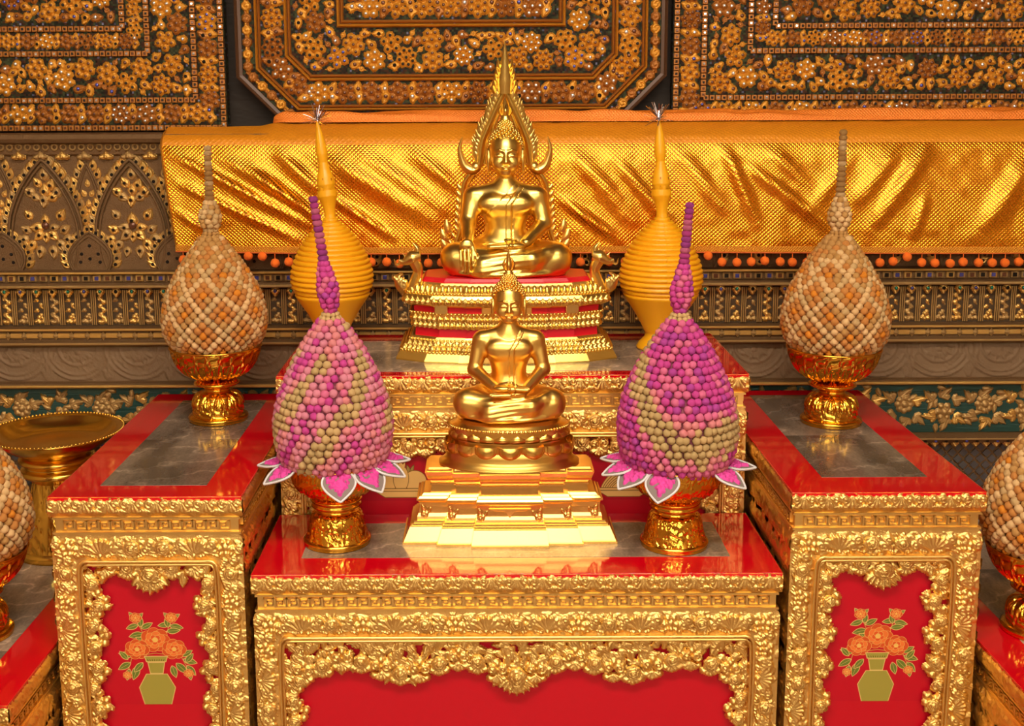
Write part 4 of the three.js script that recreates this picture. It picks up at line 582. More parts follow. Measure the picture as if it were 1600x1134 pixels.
// ---------- cones of dried flowers ----------
const beadGeo = [0, 1, 2].map(k => { const g = mergeVertices(clean(new THREE.IcosahedronGeometry(1, 2))); const p = g.attributes.position; for (let i = 0; i < p.count; i++) { const s = 0.9 + 0.22 * hash3(i, k, 8); p.setXYZ(i, p.getX(i) * s, p.getY(i) * s, p.getZ(i) * s); } g.computeVertexNormals(); return g; });
function pointedPetal(t, az, r0, y0, tilt, rnd) {
  const L = 0.078, W = 0.039, half = u => W * Math.pow(Math.sin(Math.PI * Math.pow(Math.min(1, 0.16 + 0.84 * u), 0.85)), 0.9) + 0.0005;
  const grp = new THREE.Group(); grp.name = 'pointed_petal'; t.add(grp); grp.position.set(r0 * Math.sin(az), y0, r0 * Math.cos(az)); grp.rotation.order = 'YXZ'; grp.rotation.set(tilt, az, 0);
  const s = new THREE.Shape(), N = 16; for (let i = 0; i <= N; i++) { const u = i / N; i ? s.lineTo(half(u), u * L) : s.moveTo(half(0), 0); } for (let i = N; i >= 0; i--) s.lineTo(-half(i / N), i / N * L);
  const lie = g => g.rotateX(Math.PI / 2);                       // outwards along +z, top side up
  part('felt', lie(new THREE.ExtrudeGeometry(s, { depth: 0.004, bevelEnabled: false })), M.felt, grp);
  const o = []; for (let i = 0; i <= N; i++) o.push([half(i / N), 0, i / N * L]); for (let i = N - 1; i >= 0; i--) o.push([-half(i / N), 0, i / N * L]);
  const cord = tube(o, 0.0027, 90, 7); { const p = cord.attributes.position; for (let i = 0; i < p.count; i++) { const k = Math.floor(i / 8) % 3 ? 0.0004 : -0.0003; p.setY(i, p.getY(i) * (1 + k * 300)); } } part('cord', cord, M.whiteCord, grp);
  const R = new Relief(0.06, 0.066, 0.0022); for (let i = 0; i < 90; i++) { const u = rnd(), v = (rnd() - 0.5) * 2 * Math.max(0, half(u) - 0.011); R.dome(0.03 + v, u * 0.056 + 0.002, 0.0042, 0.006 + 0.003 * rnd()); }
  part('pink_pile', R.geometry((x, y, h) => [x - 0.03, h * 0.9, y], R.solid()), M.pinkPile, grp);
}
function flowerCone(label, [x, y, z], o, group) {
  const t = thing('flower_cone', label, 'flower arrangement', [x, y, z], group), rnd = mulberry(o.seed);
  const c = new THREE.CatmullRomCurve3(o.profile.map(p => V(p[0], p[1], 0)), false, 'centripetal'), L = c.getLength(), H = o.profile[o.profile.length - 1][1];
  part('core', spun(o.profile.map(p => [Math.max(0.002, p[0] - 0.006), p[1]]), 48, 30), o.core, t);
  const toCam = V(camera.position.x - x, camera.position.y - y - H / 2, camera.position.z - z).normalize(), az0 = Math.atan2(toCam.x, toCam.z), all = [], d = o.bead * 1.86;
  const rows = Math.floor(L / (o.lattice ? 0.0133 : d * 0.9));
  for (let j = 0; j < rows; j++) {
    const b = (j + 0.5) / rows, p = c.getPointAt(b), q = c.getTangentAt(b), n = o.lattice ? (p.x > 0.095 ? 32 : p.x > 0.07 ? 24 : Math.max(6, Math.floor(2 * Math.PI * p.x / 0.0185))) : Math.max(4, Math.floor(2 * Math.PI * p.x / d));
    for (let i = 0; i < n; i++) { const az = (i + (j % 2) * 0.5) / n * 2 * Math.PI + (o.lattice ? 0.012 : 0.06) * (rnd() - 0.5), nx = q.y, ny = -q.x, rr = p.x + 0.002 * (rnd() - 0.5), N = V(nx * Math.sin(az), ny, nx * Math.cos(az)); let th = az - az0; th = Math.atan2(Math.sin(th), Math.cos(th)); all.push({ p: [rr * Math.sin(az), p.y + 0.0015 * (rnd() - 0.5), rr * Math.cos(az)], f: N.dot(toCam), m: o.colour(th, b, p.x, rnd, i + (j % 2) * 0.5, j), s: o.bead * (0.93 + 0.14 * rnd()), k: Math.floor(rnd() * 3), az, t: Math.atan2(ny, nx) }); }
  }
  all.sort((a, b) => b.f - a.f); const rest = {};
  all.forEach((a, i) => { if (i < 300) { const m = part('dried_flower', beadGeo[a.k], M.bead[a.m], t, a.p); m.scale.setScalar(a.s); m.rotation.set(rnd() * 6, rnd() * 6, rnd() * 6); } else (rest[a.m] ??= []).push(moved(beadGeo[a.k], ...a.p, rnd() * 6, rnd() * 6, 0, a.s)); });
  for (const k in rest) part('flower_mass', join(rest[k]), M.bead[k], t).userData.kind = 'stuff';
  // collar, spindle and rod on top
  const top = o.spire; let yy = H;
  const ringOf = (r, y, cx, cz, bead, names, host, name) => { const n = Math.max(5, Math.floor(2 * Math.PI * r / (bead * 1.8))); for (let i = 0; i < n; i++) { const a = i / n * 6.283 + y * 400, m = part(name, beadGeo[i % 3], M.bead[names[Math.floor(rnd() * names.length)]], host, [cx + r * Math.sin(a), y, cz + r * Math.cos(a)]); m.scale.setScalar(bead * (0.92 + 0.16 * rnd())); m.rotation.set(rnd() * 6, rnd() * 6, 0); } };
  const lean = h => [top.lean * Math.pow(h / top.height, 1.2), 0];
  ringOf(top.collar, yy + 0.002, 0, 0, 0.0068, [top.collarTone], t, 'collar_flower'); ringOf(top.collar * 0.8, yy + 0.011, 0, 0, 0.0062, [top.collarTone], t, 'collar_flower');
  yy += 0.016; const sp = new THREE.Group(); sp.name = 'spindle'; t.add(sp);
  const ns = Math.round(top.spindle / 0.0125);
  for (let i = 0; i < ns; i++) { const u = (i + 0.5) / ns, r = top.fat * (0.42 + 0.58 * Math.sin(Math.PI * Math.pow(u, 0.8))) - 0.006, l = lean(u * top.spindle); ringOf(Math.max(0.004, r), yy + u * top.spindle, l[0], 0, 0.0092, top.tones, sp, 'dried_flower'); }
  part('spindle_core', taper([[0, yy, 0], [lean(top.spindle)[0], yy + top.spindle, 0]], [top.fat * 0.5, top.fat * 0.75, top.fat * 0.45], 12, 10), o.core, sp);
  yy += top.spindle; const rod = new THREE.Group(); rod.name = 'rod'; t.add(rod); const nr = Math.round((top.height - top.spindle) / 0.0135), disc = spun([[0.0005, -0.0072], [0.009, -0.006], [0.0115, -0.002], [0.0118, 0.002], [0.009, 0.006], [0.0005, 0.0072]], 14, 8, (a, b) => 0.0012 * hash3(Math.round(a * 14) % 14, Math.round(b * 8), 3));
  for (let i = 0; i < nr; i++) { const u = (i + 0.5) / nr, h = top.spindle + u * (top.height - top.spindle), l = lean(h), m = part('threaded_flower', disc, M.bead[top.rodTones[Math.floor(rnd() * top.rodTones.length)]], rod, [l[0], yy + u * (top.height - top.spindle), 0]); m.scale.set(1.1 - 0.25 * u + 0.08 * (rnd() - 0.5), 1.05, 1.1 - 0.25 * u); m.rotation.set(0.1 * (rnd() - 0.5), rnd() * 6, -top.lean * 1.4); }
  if (o.petals) for (const a of o.petals) pointedPetal(t, a[0] * Math.PI / 180 + az0, 0.112, 0.012 + (a[2] ?? 0), a[1] * Math.PI / 180, rnd);
  return t;
}
const pinkProfile = [[0.1, 0.0], [0.124, 0.022], [0.136, 0.07], [0.137, 0.115], [0.123, 0.18], [0.098, 0.24], [0.065, 0.3], [0.038, 0.34], [0.02, 0.362]];
const creamProfile = [[0.108, 0.0], [0.129, 0.03], [0.137, 0.075], [0.128, 0.13], [0.105, 0.185], [0.075, 0.235], [0.046, 0.275], [0.025, 0.305]];
const pick = (rnd, ...l) => l[Math.floor(rnd() * l.length)];
const pinkTone = (d, rnd) => d < 0.08 ? pick(rnd, 'cream', 'cream', 'cream', 'straw') : d < 0.13 ? pick(rnd, 'rose', 'straw', 'rose', 'pink') : d < 0.22 ? pick(rnd, 'pink', 'rose', 'magenta', 'pink') : pick(rnd, 'magenta', 'plum', 'magenta', 'pink');
const paleTone = (d, rnd) => d < 0.08 ? pick(rnd, 'cream', 'cream', 'straw') : d < 0.13 ? pick(rnd, 'rose', 'straw', 'blush', 'blush') : d < 0.22 ? pick(rnd, 'blush', 'rose', 'pink', 'blush') : pick(rnd, 'magenta', 'pink', 'magenta', 'blush');
const pinkSpire = (lean, s) => ({ collar: 0.021, collarTone: 'straw', spindle: 0.12 * s, fat: 0.026, height: 0.27 * s, lean, tones: ['magenta', 'plum', 'magenta', 'pink'], rodTones: ['magenta', 'pink', 'plum'] });
const coreDark = std([0.28, 0.07, 0.1], 0.9), coreTan = std([0.42, 0.25, 0.12], 0.9);
footedBowl('stamped gold footed bowl on the front marble nearer the tray, under pink-petalled cone', [-0.44, 0.536, -0.205], 'dots', 0.3, 'bowls on the front table');
flowerCone('pink and magenta flower cone whose cream band climbs away from the tray', [-0.443, 0.737, -0.205], { seed: 51, profile: pinkProfile, bead: 0.0102, core: coreDark, spire: pinkSpire(-0.035, 1.03), colour: (th, b, s, rnd) => { const f = (b - 0.31 - 0.43 * th) / 0.54, d = Math.abs(f - Math.round(f)) * 0.54 + 0.035 * (rnd() - 0.5); return b > 0.8 && d < 0.1 ? 'rose' : paleTone(b < 0.25 && th > 0.1 ? Math.max(d, 0.14) : d, rnd); }, petals: [[-98, 12], [-66, 24], [4, 42], [38, 34], [66, 22], [96, 12], [140, 25], [180, 30], [-140, 25]] }, 'pink flower cones');
footedBowl('stamped gold footed bowl on the front marble farther from the tray, under pink-petalled cone', [0.392, 0.536, -0.18], 'dots', 1.4, 'bowls on the front table');
flowerCone('deep magenta flower cone with a low curved cream band, spire leaning away from the statues', [0.394, 0.737, -0.18], { seed: 52, profile: pinkProfile, bead: 0.0102, core: coreDark, spire: pinkSpire(0.018, 0.97), colour: (th, b, s, rnd) => { const d = Math.abs(b - (th < 0 ? 0.23 - 0.36 * th : 0.23 + 0.05 * th)) + 0.05 * (rnd() - 0.5); return pinkTone(b > 0.3 && d > 0.14 ? Math.max(d, 0.23) : d, rnd); }, petals: [[-100, 10], [-72, 20], [-48, 30], [-14, 42], [62, 26], [92, 8], [140, 25], [180, 30], [-140, 25]] }, 'pink flower cones');
const lattice = (th, b, r, rnd, i, j) => { if (r < 0.07) return pick(rnd, 'buff', 'tan', 'ivory', 'buff'); const m = x => ((Math.round(x) % 4) + 4) % 4, p = m(i + j / 2), q = m(i - j / 2); if (p === 0 || q === 0) return pick(rnd, 'ivory', 'ivory', 'straw'); return p === 2 && q === 2 ? 'amber' : pick(rnd, 'tan', 'tan', 'buff'); };
const creamSpire = (h, sp) => ({ collar: 0.022, collarTone: 'buff', spindle: sp, fat: 0.03, height: h, lean: 0.0, tones: ['ivory', 'buff', 'straw'], rodTones: ['buff', 'ivory', 'buff'] });
for (const [bl, cl, x, y, z, h, sp, sd] of [
  ['gold footed bowl with arched petals on the narrow table beside the tray', 'cream and amber latticed flower cone on the narrow table beside the tray', -0.827, 0.726, -0.655, 0.235, 0.085, 61],
  ['gold footed bowl with arched petals on the narrow table away from the tray', 'cream and amber latticed flower cone on the narrow table away from the tray', 0.887, 0.729, -0.585, 0.27, 0.09, 62],
  ['gold footed bowl at the picture edge in front of the tray', 'cream latticed flower cone cut off by the picture edge in front of the tray', -1.297, 0.351, -0.085, 0.25, 0.085, 63],
  ['gold footed bowl at the picture edge farthest from the tray', 'cream latticed flower cone cut off by the picture edge farthest from the tray', 1.255, 0.351, -0.085, 0.25, 0.085, 64]]) {
  footedBowl(bl, [x, y, z], 'petals', sd, 'bowls of the cream cones');
  flowerCone(cl, [x, y + 0.213, z], { seed: sd, profile: creamProfile, bead: 0.0106, lattice: true, core: coreTan, spire: creamSpire(h, sp), colour: lattice }, 'cream latticed flower cones');
}

// ---------- ribbed yellow wax offerings ----------
function waxOffering(label, [x, y, z], lean, seed) {
  const t = thing('wax_offering', label, 'offering', [x, y, z], 'yellow wax offerings'), rnd = mulberry(seed);
  part('foot', lathe([[0.0005, 0], [0.064, 0], [0.067, 0.006], [0.06, 0.018], [0.044, 0.034], [0.042, 0.048], [0.048, 0.054]], 56), M.wax, t);
  part('bowl', lathe([[0.045, 0.052], [0.056, 0.075], [0.076, 0.11], [0.096, 0.14], [0.104, 0.152], [0.107, 0.158], [0.103, 0.163], [0.09, 0.163]], 64), M.wax, t);
  const N = 17, prof = new THREE.CatmullRomCurve3([[0.1, 0.162], [0.112, 0.185], [0.114, 0.215], [0.106, 0.25], [0.09, 0.285], [0.068, 0.32], [0.043, 0.348], [0.02, 0.368], [0.013, 0.378]].map(p => V(p[0], p[1], 0)), false, 'centripetal');
  for (let i = 0; i < N; i++) {   // each turned rib, finely pleated
    const a = prof.getPointAt(i / N), b = prof.getPointAt((i + 1) / N), m = prof.getPointAt((i + 0.5) / N), T = prof.getTangentAt((i + 0.5) / N);
    part('rib', spun([[a.x - 0.001, a.y], [m.x * 0.5 + a.x * 0.5 + T.y * 0.0034, (m.y + a.y) / 2 - T.x * 0.0034], [m.x + T.y * 0.0048, m.y - T.x * 0.0048], [(m.x + b.x) / 2 + T.y * 0.0034, (m.y + b.y) / 2 - T.x * 0.0034], [b.x - 0.001, b.y]], 120, 6, (u, v) => 0.0007 * Math.cos(u * Math.PI * 120) * Math.sin(v * Math.PI)), M.wax, t);
  }
  const at = h => lean * Math.pow((h - 0.37) / 0.28, 1.1), P = (h) => [at(Math.max(0.3701, h)), h, 0];
  const stack = (list) => taper(list.map(q => P(q[1])), list.map(q => q[0]), 36, 20);
  part('neck', stack([[0.0175, 0.37], [0.0155, 0.392], [0.017, 0.412], [0.0215, 0.43], [0.029, 0.454], [0.0275, 0.457]]), M.wax, t);
  const bud = new THREE.Group(); bud.name = 'bud'; t.add(bud);
  for (let i = 0; i < 6; i++) { const a = i / 6 * 6.283 + 0.3; part('bud_petal', moved(new THREE.SphereGeometry(1, 10, 8), at(0.468) + 0.017 * Math.sin(a), 0.468, 0.017 * Math.cos(a), 0, a, 0, 0.011, 0.024, 0.008), M.wax, bud); }
  for (let i = 0; i < 6; i++) { const a = (i + 0.5) / 6 * 6.283 + 0.3; part('slit', moved(box(0.0022, 0.026, 0.004), at(0.478) + 0.0225 * Math.sin(a), 0.478, 0.0225 * Math.cos(a), 0, a, 0), M.waxSlit, bud); }
  part('bud_heart', stack([[0.02, 0.452], [0.0265, 0.478], [0.0235, 0.502], [0.0165, 0.522], [0.0125, 0.535]]), M.wax, bud);
  part('spire', stack([[0.0125, 0.533], [0.0165, 0.548], [0.0155, 0.568], [0.012, 0.59], [0.008, 0.62], [0.0045, 0.648]]), M.wax, t);
  const ts = []; for (let i = 0; i < 48; i++) { const a = rnd() * 6.28, e = -0.45 + 1.8 * rnd(), l = 0.022 + 0.03 * rnd(), d = V(Math.cos(e) * Math.sin(a), Math.sin(e), Math.cos(e) * Math.cos(a)); const g = box(0.0026, 0.0005, l, 0, 0, l / 2); const q = new THREE.Quaternion().setFromUnitVectors(V(0, 0, 1), d); g.applyQuaternion(q); g.translate(at(0.652), 0.652, 0); ts.push(g); }
  part('tinsel_tuft', join(ts), M.tinsel, t);
}
waxOffering('ribbed yellow wax offering behind the cream-banded pink cone near the tray', [-0.508, 0.91, -0.75], -0.03, 71);
waxOffering('ribbed yellow wax offering behind the deep magenta cone', [0.43, 0.91, -0.73], -0.014, 72);

// ---------- the golden tray ----------
{
  const t = thing('pedestal_tray', 'round golden pedestal tray on the low marble table', 'tray', [-1.283, 0.351, -0.63]);
  part('dish', lathe(smoothProfile([[0.0005, 0.312], [0.06, 0.312], [0.1, 0.314], [0.128, 0.32], [0.15, 0.334], [0.166, 0.35]], 40), 96), M.tray, t);
  part('underside', lathe(smoothProfile([[0.172, 0.35], [0.152, 0.326], [0.12, 0.304], [0.085, 0.296], [0.08, 0.288]], 40), 96), M.tray, t);
  part('rim', lathe(smoothProfile([[0.166, 0.35], [0.176, 0.353], [0.187, 0.353], [0.187, 0.349], [0.172, 0.349]], 24), 96), M.tray, t);
  const b = []; for (let i = 0; i < 110; i++) { const a = i / 110 * 6.283; b.push(new THREE.SphereGeometry(0.0036, 6, 5).translate(0.185 * Math.sin(a), 0.354, 0.185 * Math.cos(a))); } part('rim_beads', join(b), M.tray, t).userData.kind = 'stuff';
  part('rings', lathe([[0.001, 0.17], [0.001, 0.171], [0.02, 0.172]].slice(0, 0).concat(smoothProfile([[0.08, 0.29], [0.1, 0.282], [0.104, 0.272], [0.092, 0.264], [0.088, 0.256], [0.1, 0.246], [0.102, 0.236], [0.088, 0.226], [0.07, 0.212]], 50)), 80), M.tray, t);
  part('foot', spun([[0.07, 0.213], [0.078, 0.18], [0.094, 0.13], [0.108, 0.07], [0.116, 0.025]], 200, 24, stamped.dotsFoot), M.tray, t);
  part('foot_ring', lathe([[0.112, 0.028], [0.122, 0.022], [0.126, 0.012], [0.122, 0.004], [0.124, 0], [0.0005, 0]], 80), M.tray, t);
}

// ---------- seated statues ----------
function seatedBody(S, pose) {
  const caps = [], ells = [];
  const C = (a, b, ra, rb, k = 0.012) => caps.push([a, b, ra, rb, k]), E = (c, r, k = 0.014) => ells.push([c, r, k]);
  // trunk
  E([0, 0.05, -0.03], [0.062, 0.05, 0.046]); E([0, 0.1, -0.03], [0.042, 0.05, 0.034], 0.02); E([0, 0.158, -0.028], [0.056, 0.046, 0.037], 0.025);
  for (const s of [-1, 1]) C([0, 0.2, -0.03], [s * 0.059, 0.184, -0.031], 0.023, 0.0215, 0.014); C([0, 0.2, -0.03], [0, 0.252, -0.022], 0.021, 0.0185, 0.016);
  E([-0.026, 0.165, -0.002], [0.028, 0.02, 0.012], 0.016); E([0.026, 0.165, -0.002], [0.028, 0.02, 0.012], 0.016);
  // legs folded flat, right shin over the left
  for (const s of [-1, 1]) { C([s * 0.04, 0.044, -0.025], [s * 0.1, 0.04, 0.02], 0.038, 0.0325, 0.016); }
  C([0.1, 0.036, 0.022], [-0.045, 0.026, 0.06], 0.03, 0.022, 0.02); C([-0.1, 0.04, 0.02], [0.05, 0.04, 0.066], 0.031, 0.02, 0.014);
  C([0.05, 0.042, 0.064], [0.082, 0.052, 0.044], 0.016, 0.013, 0.01); C([0.082, 0.052, 0.044], [0.1, 0.058, 0.03], 0.012, 0.009, 0.008); E([0, 0.01, 0.005], [0.118, 0.014, 0.078], 0.006);
  E([0, 0.032, 0.01], [0.1, 0.03, 0.058], 0.014);
  // arms
  const arm = (s, elbow, wrist) => { C([s * 0.067, 0.182, -0.031], elbow, 0.0212, 0.0168, 0.012); C(elbow, wrist, 0.0172, 0.0112, 0.006); };
  if (pose === 'lap') {
    arm(-1, [-0.083, 0.112, -0.02], [-0.036, 0.084, 0.045]); arm(1, [0.083, 0.112, -0.02], [0.038, 0.077, 0.044]);
    E([0.016, 0.072, 0.06], [0.024, 0.008, 0.015], 0.006); E([-0.014, 0.085, 0.062], [0.024, 0.0078, 0.015], 0.004);
    for (let i = 0; i < 4; i++) { const z = 0.05 + i * 0.0088, l = [0.026, 0.032, 0.034, 0.03][i]; C([0.0, 0.0855, z], [0.012 + l, 0.084, z + 0.003], 0.0048, 0.0036, 0.0015); C([0, 0.0715, z + 0.003], [-0.012 - l, 0.0705, z + 0.005], 0.0048, 0.0036, 0.0015); }
    C([-0.022, 0.09, 0.052], [-0.003, 0.097, 0.06], 0.0052, 0.004, 0.002); C([0.026, 0.082, 0.052], [0.004, 0.096, 0.061], 0.0052, 0.004, 0.002);
  } else {
    arm(-1, [-0.077, 0.122, -0.014], [-0.079, 0.084, 0.044]); arm(1, [0.079, 0.114, -0.02], [0.04, 0.077, 0.042]);
    E([-0.08, 0.072, 0.058], [0.0145, 0.016, 0.0075], 0.005);
    for (let i = 0; i < 4; i++) { const x = -0.0925 + i * 0.0081, l = [0.032, 0.038, 0.041, 0.036][i]; C([x, 0.06, 0.063], [x + 0.0008, 0.054 - l * 0.4, 0.0685], 0.0036, 0.0033, 0.0004); C([x + 0.0008, 0.054 - l * 0.4, 0.0685], [x + 0.001, 0.054 - l, 0.068], 0.0033, 0.0027, 0.0004); }
    C([-0.068, 0.066, 0.061], [-0.06, 0.045, 0.066], 0.0048, 0.0038, 0.002);
    E([0.012, 0.073, 0.06], [0.026, 0.008, 0.015], 0.006); for (let i = 0; i < 4; i++) { const z = 0.05 + i * 0.0088; C([0, 0.073, z], [-0.028 - [0, 0.006, 0.008, 0.004][i], 0.0715, z + 0.003], 0.0048, 0.0036, 0.0015); } C([0.018, 0.08, 0.05], [0.0, 0.083, 0.046], 0.0052, 0.004, 0.002);
  }
  const strip = (x, y, z) => {   // the folded robe strip and the robe's edge, raised a little
    if (z < -0.012 || y < 0.07 || y > 0.225) return 0; const xl = y > 0.165 ? (y - 0.165) * 0.62 : 0.0, w = 0.0125, u = x - xl, band = u > -0.001 && u < w ? 1 : 0, e = Math.min(Math.abs(u), Math.abs(u - w));
    return (band ? 0.0012 : 0) - (e < 0.0011 ? 0.0016 : 0) + (pose !== 'lap' && x > -0.075 + (y - 0.1) * 0.85 ? 0.0009 : 0);
  };
  const body = (x, y, z) => {
    let d = 1; for (const [c, r, k] of ells) d = smin(d, ellip(x, y, z, c, r), k); for (const [a, b, ra, rb, k] of caps) d = smin(d, capsule(x, y, z, a, b, ra, rb), k);
    if (d < 0.012) { d -= strip(x, y, z); if (y < 0.06 && z > 0.03) d -= 0.0007 * Math.sin((y * 0.9 - 0.12 * x) * 620) * Math.max(0, 1 - Math.abs(x) / 0.09); }
    return Math.max(d, -y);
  };
  const ear = (x, y, z) => { const a = Math.abs(x); return Math.max(ellip(a, y, z, [0.0385, 0.262, -0.016], [0.0052, 0.0265, 0.0105]), -ellip(a, y, z, [0.044, 0.26, -0.011], [0.004, 0.018, 0.005])); };
  const head = (x, y, z) => {
    const a = Math.abs(x);
    let d = ellip(x, y, z, [0, 0.285, -0.02], [0.0365, 0.043, 0.041]); d = smin(d, ellip(x, y, z, [0, 0.264, -0.007], [0.0305, 0.034, 0.031]), 0.014); d = smin(d, ellip(x, y, z, [0, 0.238, 0.007], [0.0125, 0.0095, 0.011]), 0.012);
    d = smin(d, capsule(x, y, z, [0, 0.2, -0.03], [0, 0.252, -0.022], 0.021, 0.0185), 0.008); for (const h of [0.214, 0.222, 0.23]) d += 0.0012 * Math.exp(-((y - h) ** 2) / 1.2e-6);
    d = smin(d, ellip(a, y, z, [0.016, 0.258, 0.014], [0.012, 0.012, 0.009]), 0.01);
    d = smin(d, capsule(x, y, z, [0, 0.283, 0.0205], [0, 0.2615, 0.0295], 0.0034, 0.0052), 0.004); d = smin(d, ellip(a, y, z, [0.0055, 0.2605, 0.0245], [0.004, 0.0035, 0.004]), 0.003);
    d = -smin(-d, ellip(a, y, z, [0.0135, 0.2745, 0.0275], [0.0095, 0.0052, 0.006]), 0.004);
    d = smin(d, ellip(a, y, z, [0.0135, 0.2735, 0.019], [0.0092, 0.0046, 0.0055]), 0.0015); d = smin(d, capsule(a, y, z, [0.0052, 0.2718, 0.0245], [0.022, 0.2725, 0.0175], 0.001, 0.001), 0.0015);
    d = smin(d, capsule(a, y, z, [0.004, 0.2825, 0.0242], [0.0135, 0.2855, 0.0222], 0.0016, 0.0016), 0.0025); d = smin(d, capsule(a, y, z, [0.0135, 0.2855, 0.0222], [0.0245, 0.281, 0.0145], 0.0016, 0.0012), 0.0025);
    d = smin(d, ellip(x, y, z, [0, 0.2508, 0.0228], [0.0105, 0.0023, 0.0052]), 0.0015); d = smin(d, ellip(x, y, z, [0, 0.2462, 0.0222], [0.0082, 0.0026, 0.0052]), 0.0015);
    d = smin(d, ear(x, y, z), 0.003); return d;
  };
  const g = join([netSurface(body, [-0.145, -0.004, -0.085], [0.145, 0.235, 0.105], 0.0019), netSurface(head, [-0.05, 0.205, -0.066], [0.05, 0.334, 0.042], 0.0014)]);
  return g;
}
// shorter trunk and slimmer head: squeeze between the lap and the neck, then move what is above
function shorten(g, k, slim) { const p = g.attributes.position, a = 0.05, b = 0.225; for (let i = 0; i < p.count; i++) { const y = p.getY(i); if (y > a) p.setY(i, y < b ? a + (y - a) * k : y - (b - a) * (1 - k)); if (slim !== 1 && y > b - 0.02) p.setX(i, p.getX(i) * (1 - (1 - slim) * Math.min(1, (y - b + 0.02) / 0.02))); } g.computeVertexNormals(); return g; }
function statueHead(t, S, tip, m, down = 0, slim = 1) {   // tight curls, crown knob and flame
  const hairAt = (x, y, z) => ellip(x, y, z, [0, 0.288, -0.023], [0.0395, 0.045, 0.043]);
  const l = [], curl = new THREE.SphereGeometry(0.0037, 7, 6), N = 330;
  for (let i = 0; i < N; i++) { const v = 1 - 2 * (i + 0.5) / N, a = i * 2.39996, r = Math.sqrt(1 - v * v), p = [0.0385 * r * Math.sin(a), 0.288 + 0.044 * v, -0.023 + 0.042 * r * Math.cos(a)]; const line = 0.3085 - Math.max(0, -p[2] - 0.0) * 0.55 - 0.012 * Math.max(0, Math.abs(p[0]) - 0.022) / 0.016; if (p[1] > line) l.push(curl.clone().translate(...p)); }
  for (let i = 0; i < 90; i++) { const v = 1 - (i + 0.5) / 90, a = i * 2.39996, r = Math.sqrt(1 - v * v); l.push(curl.clone().scale(0.9, 0.9, 0.9).translate(0, 0, 0).translate(0.0185 * r * Math.sin(a), 0.327 + 0.019 * v, -0.024 + 0.0185 * r * Math.cos(a))); }
  l.push(new THREE.SphereGeometry(0.0175, 16, 10).translate(0, 0.327, -0.024));
  part('hair_curls', join(l).scale(S * slim, S, S), m, t, [0, -down * S, 0]);
  const f = new THREE.Group(); f.name = 'flame_finial'; f.position.y = -down * S; t.add(f);
  part('finial_base', lathe([[0.011, 0.343], [0.0125, 0.347], [0.009, 0.35], [0.0105, 0.353], [0.006, 0.356]], 20).translate(0, 0, -0.024).scale(S, S, S), m, f);
  const k = (tip - 0.352); part('tongue', taper([[0, 0.352, -0.024], [0.001, 0.352 + k * 0.35, -0.024], [-0.001, 0.352 + k * 0.7, -0.024], [0, tip, -0.024]], [0.0075, 0.0088, 0.0045, 0.0006], 20, 8).scale(S, S, S), m, f);
  for (let i = 0; i < 4; i++) { const a = i * Math.PI / 2, c = Math.cos(a), s = Math.sin(a); part('tongue', taper([[0.006 * c, 0.352, -0.024 + 0.006 * s], [0.0125 * c, 0.352 + k * 0.28, -0.024 + 0.0125 * s], [0.007 * c, 0.352 + k * 0.6, -0.024 + 0.007 * s]], [0.003, 0.004, 0.0005], 12, 6).scale(S, S, S), m, f); }
}
// stepped plan: three depths across the front; loft through rows [y, half width, half depth]
function redented(rows, step) {
  const ring = ([y, w, d, n = step]) => { const q = 0.0035, a = [[w * 0.36, d], [w * 0.36, d - n - q], [w * 0.36 + 0.0028, d - n - q], [w * 0.36 + 0.0028, d - n], [w * 0.68, d - n], [w * 0.68, d - 2 * n - q], [w * 0.68 + 0.0028, d - 2 * n - q], [w * 0.68 + 0.0028, d - 2 * n], [w, d - 2 * n]], p = []; for (const [x, z] of a) p.push([x, z]); for (const [x, z] of [...a].reverse()) p.push([x, -z]); for (const [x, z] of a) p.push([-x, -z]); for (const [x, z] of [...a].reverse()) p.push([-x, z]); return p.map(q => [q[0], y, q[1]]); };
  const R = rows.map(ring), n = R[0].length, pos = [], ix = [];
  for (let r = 0; r < R.length - 1; r++) for (let i = 0; i < n; i++) { const k = pos.length / 3, j = (i + 1) % n; pos.push(...R[r][i], ...R[r][j], ...R[r + 1][j], ...R[r + 1][i]); ix.push(k, k + 2, k + 1, k, k + 3, k + 2); }
  for (const [row, up] of [[R[R.length - 1], 1], [R[0], 0]]) { const s = new THREE.Shape(row.map(q => new THREE.Vector2(q[0], q[2]))), g = new THREE.ShapeGeometry(s), k = pos.length / 3, P = g.attributes.position; for (let i = 0; i < P.count; i++) pos.push(P.getX(i), row[0][1], P.getY(i)); for (const i of g.index.array) ix.push(k + i); }
  const g = new THREE.BufferGeometry(); g.setAttribute('position', new THREE.Float32BufferAttribute(pos, 3)); g.setIndex(ix); g.computeVertexNormals(); return g;
}
const lotusPetal = (w, h, bulge) => patch(10, 8, (a, b) => { const x = (a - 0.5) * 2, t = b, ww = w * Math.pow(Math.cos(Math.min(1, Math.max(0, (t - 0.25) / 0.75)) * Math.PI / 2), 0.55); return [x * ww, t * h, bulge * (1 - x * x) * Math.sin(Math.PI * (0.15 + 0.8 * t)) - 0.002]; });

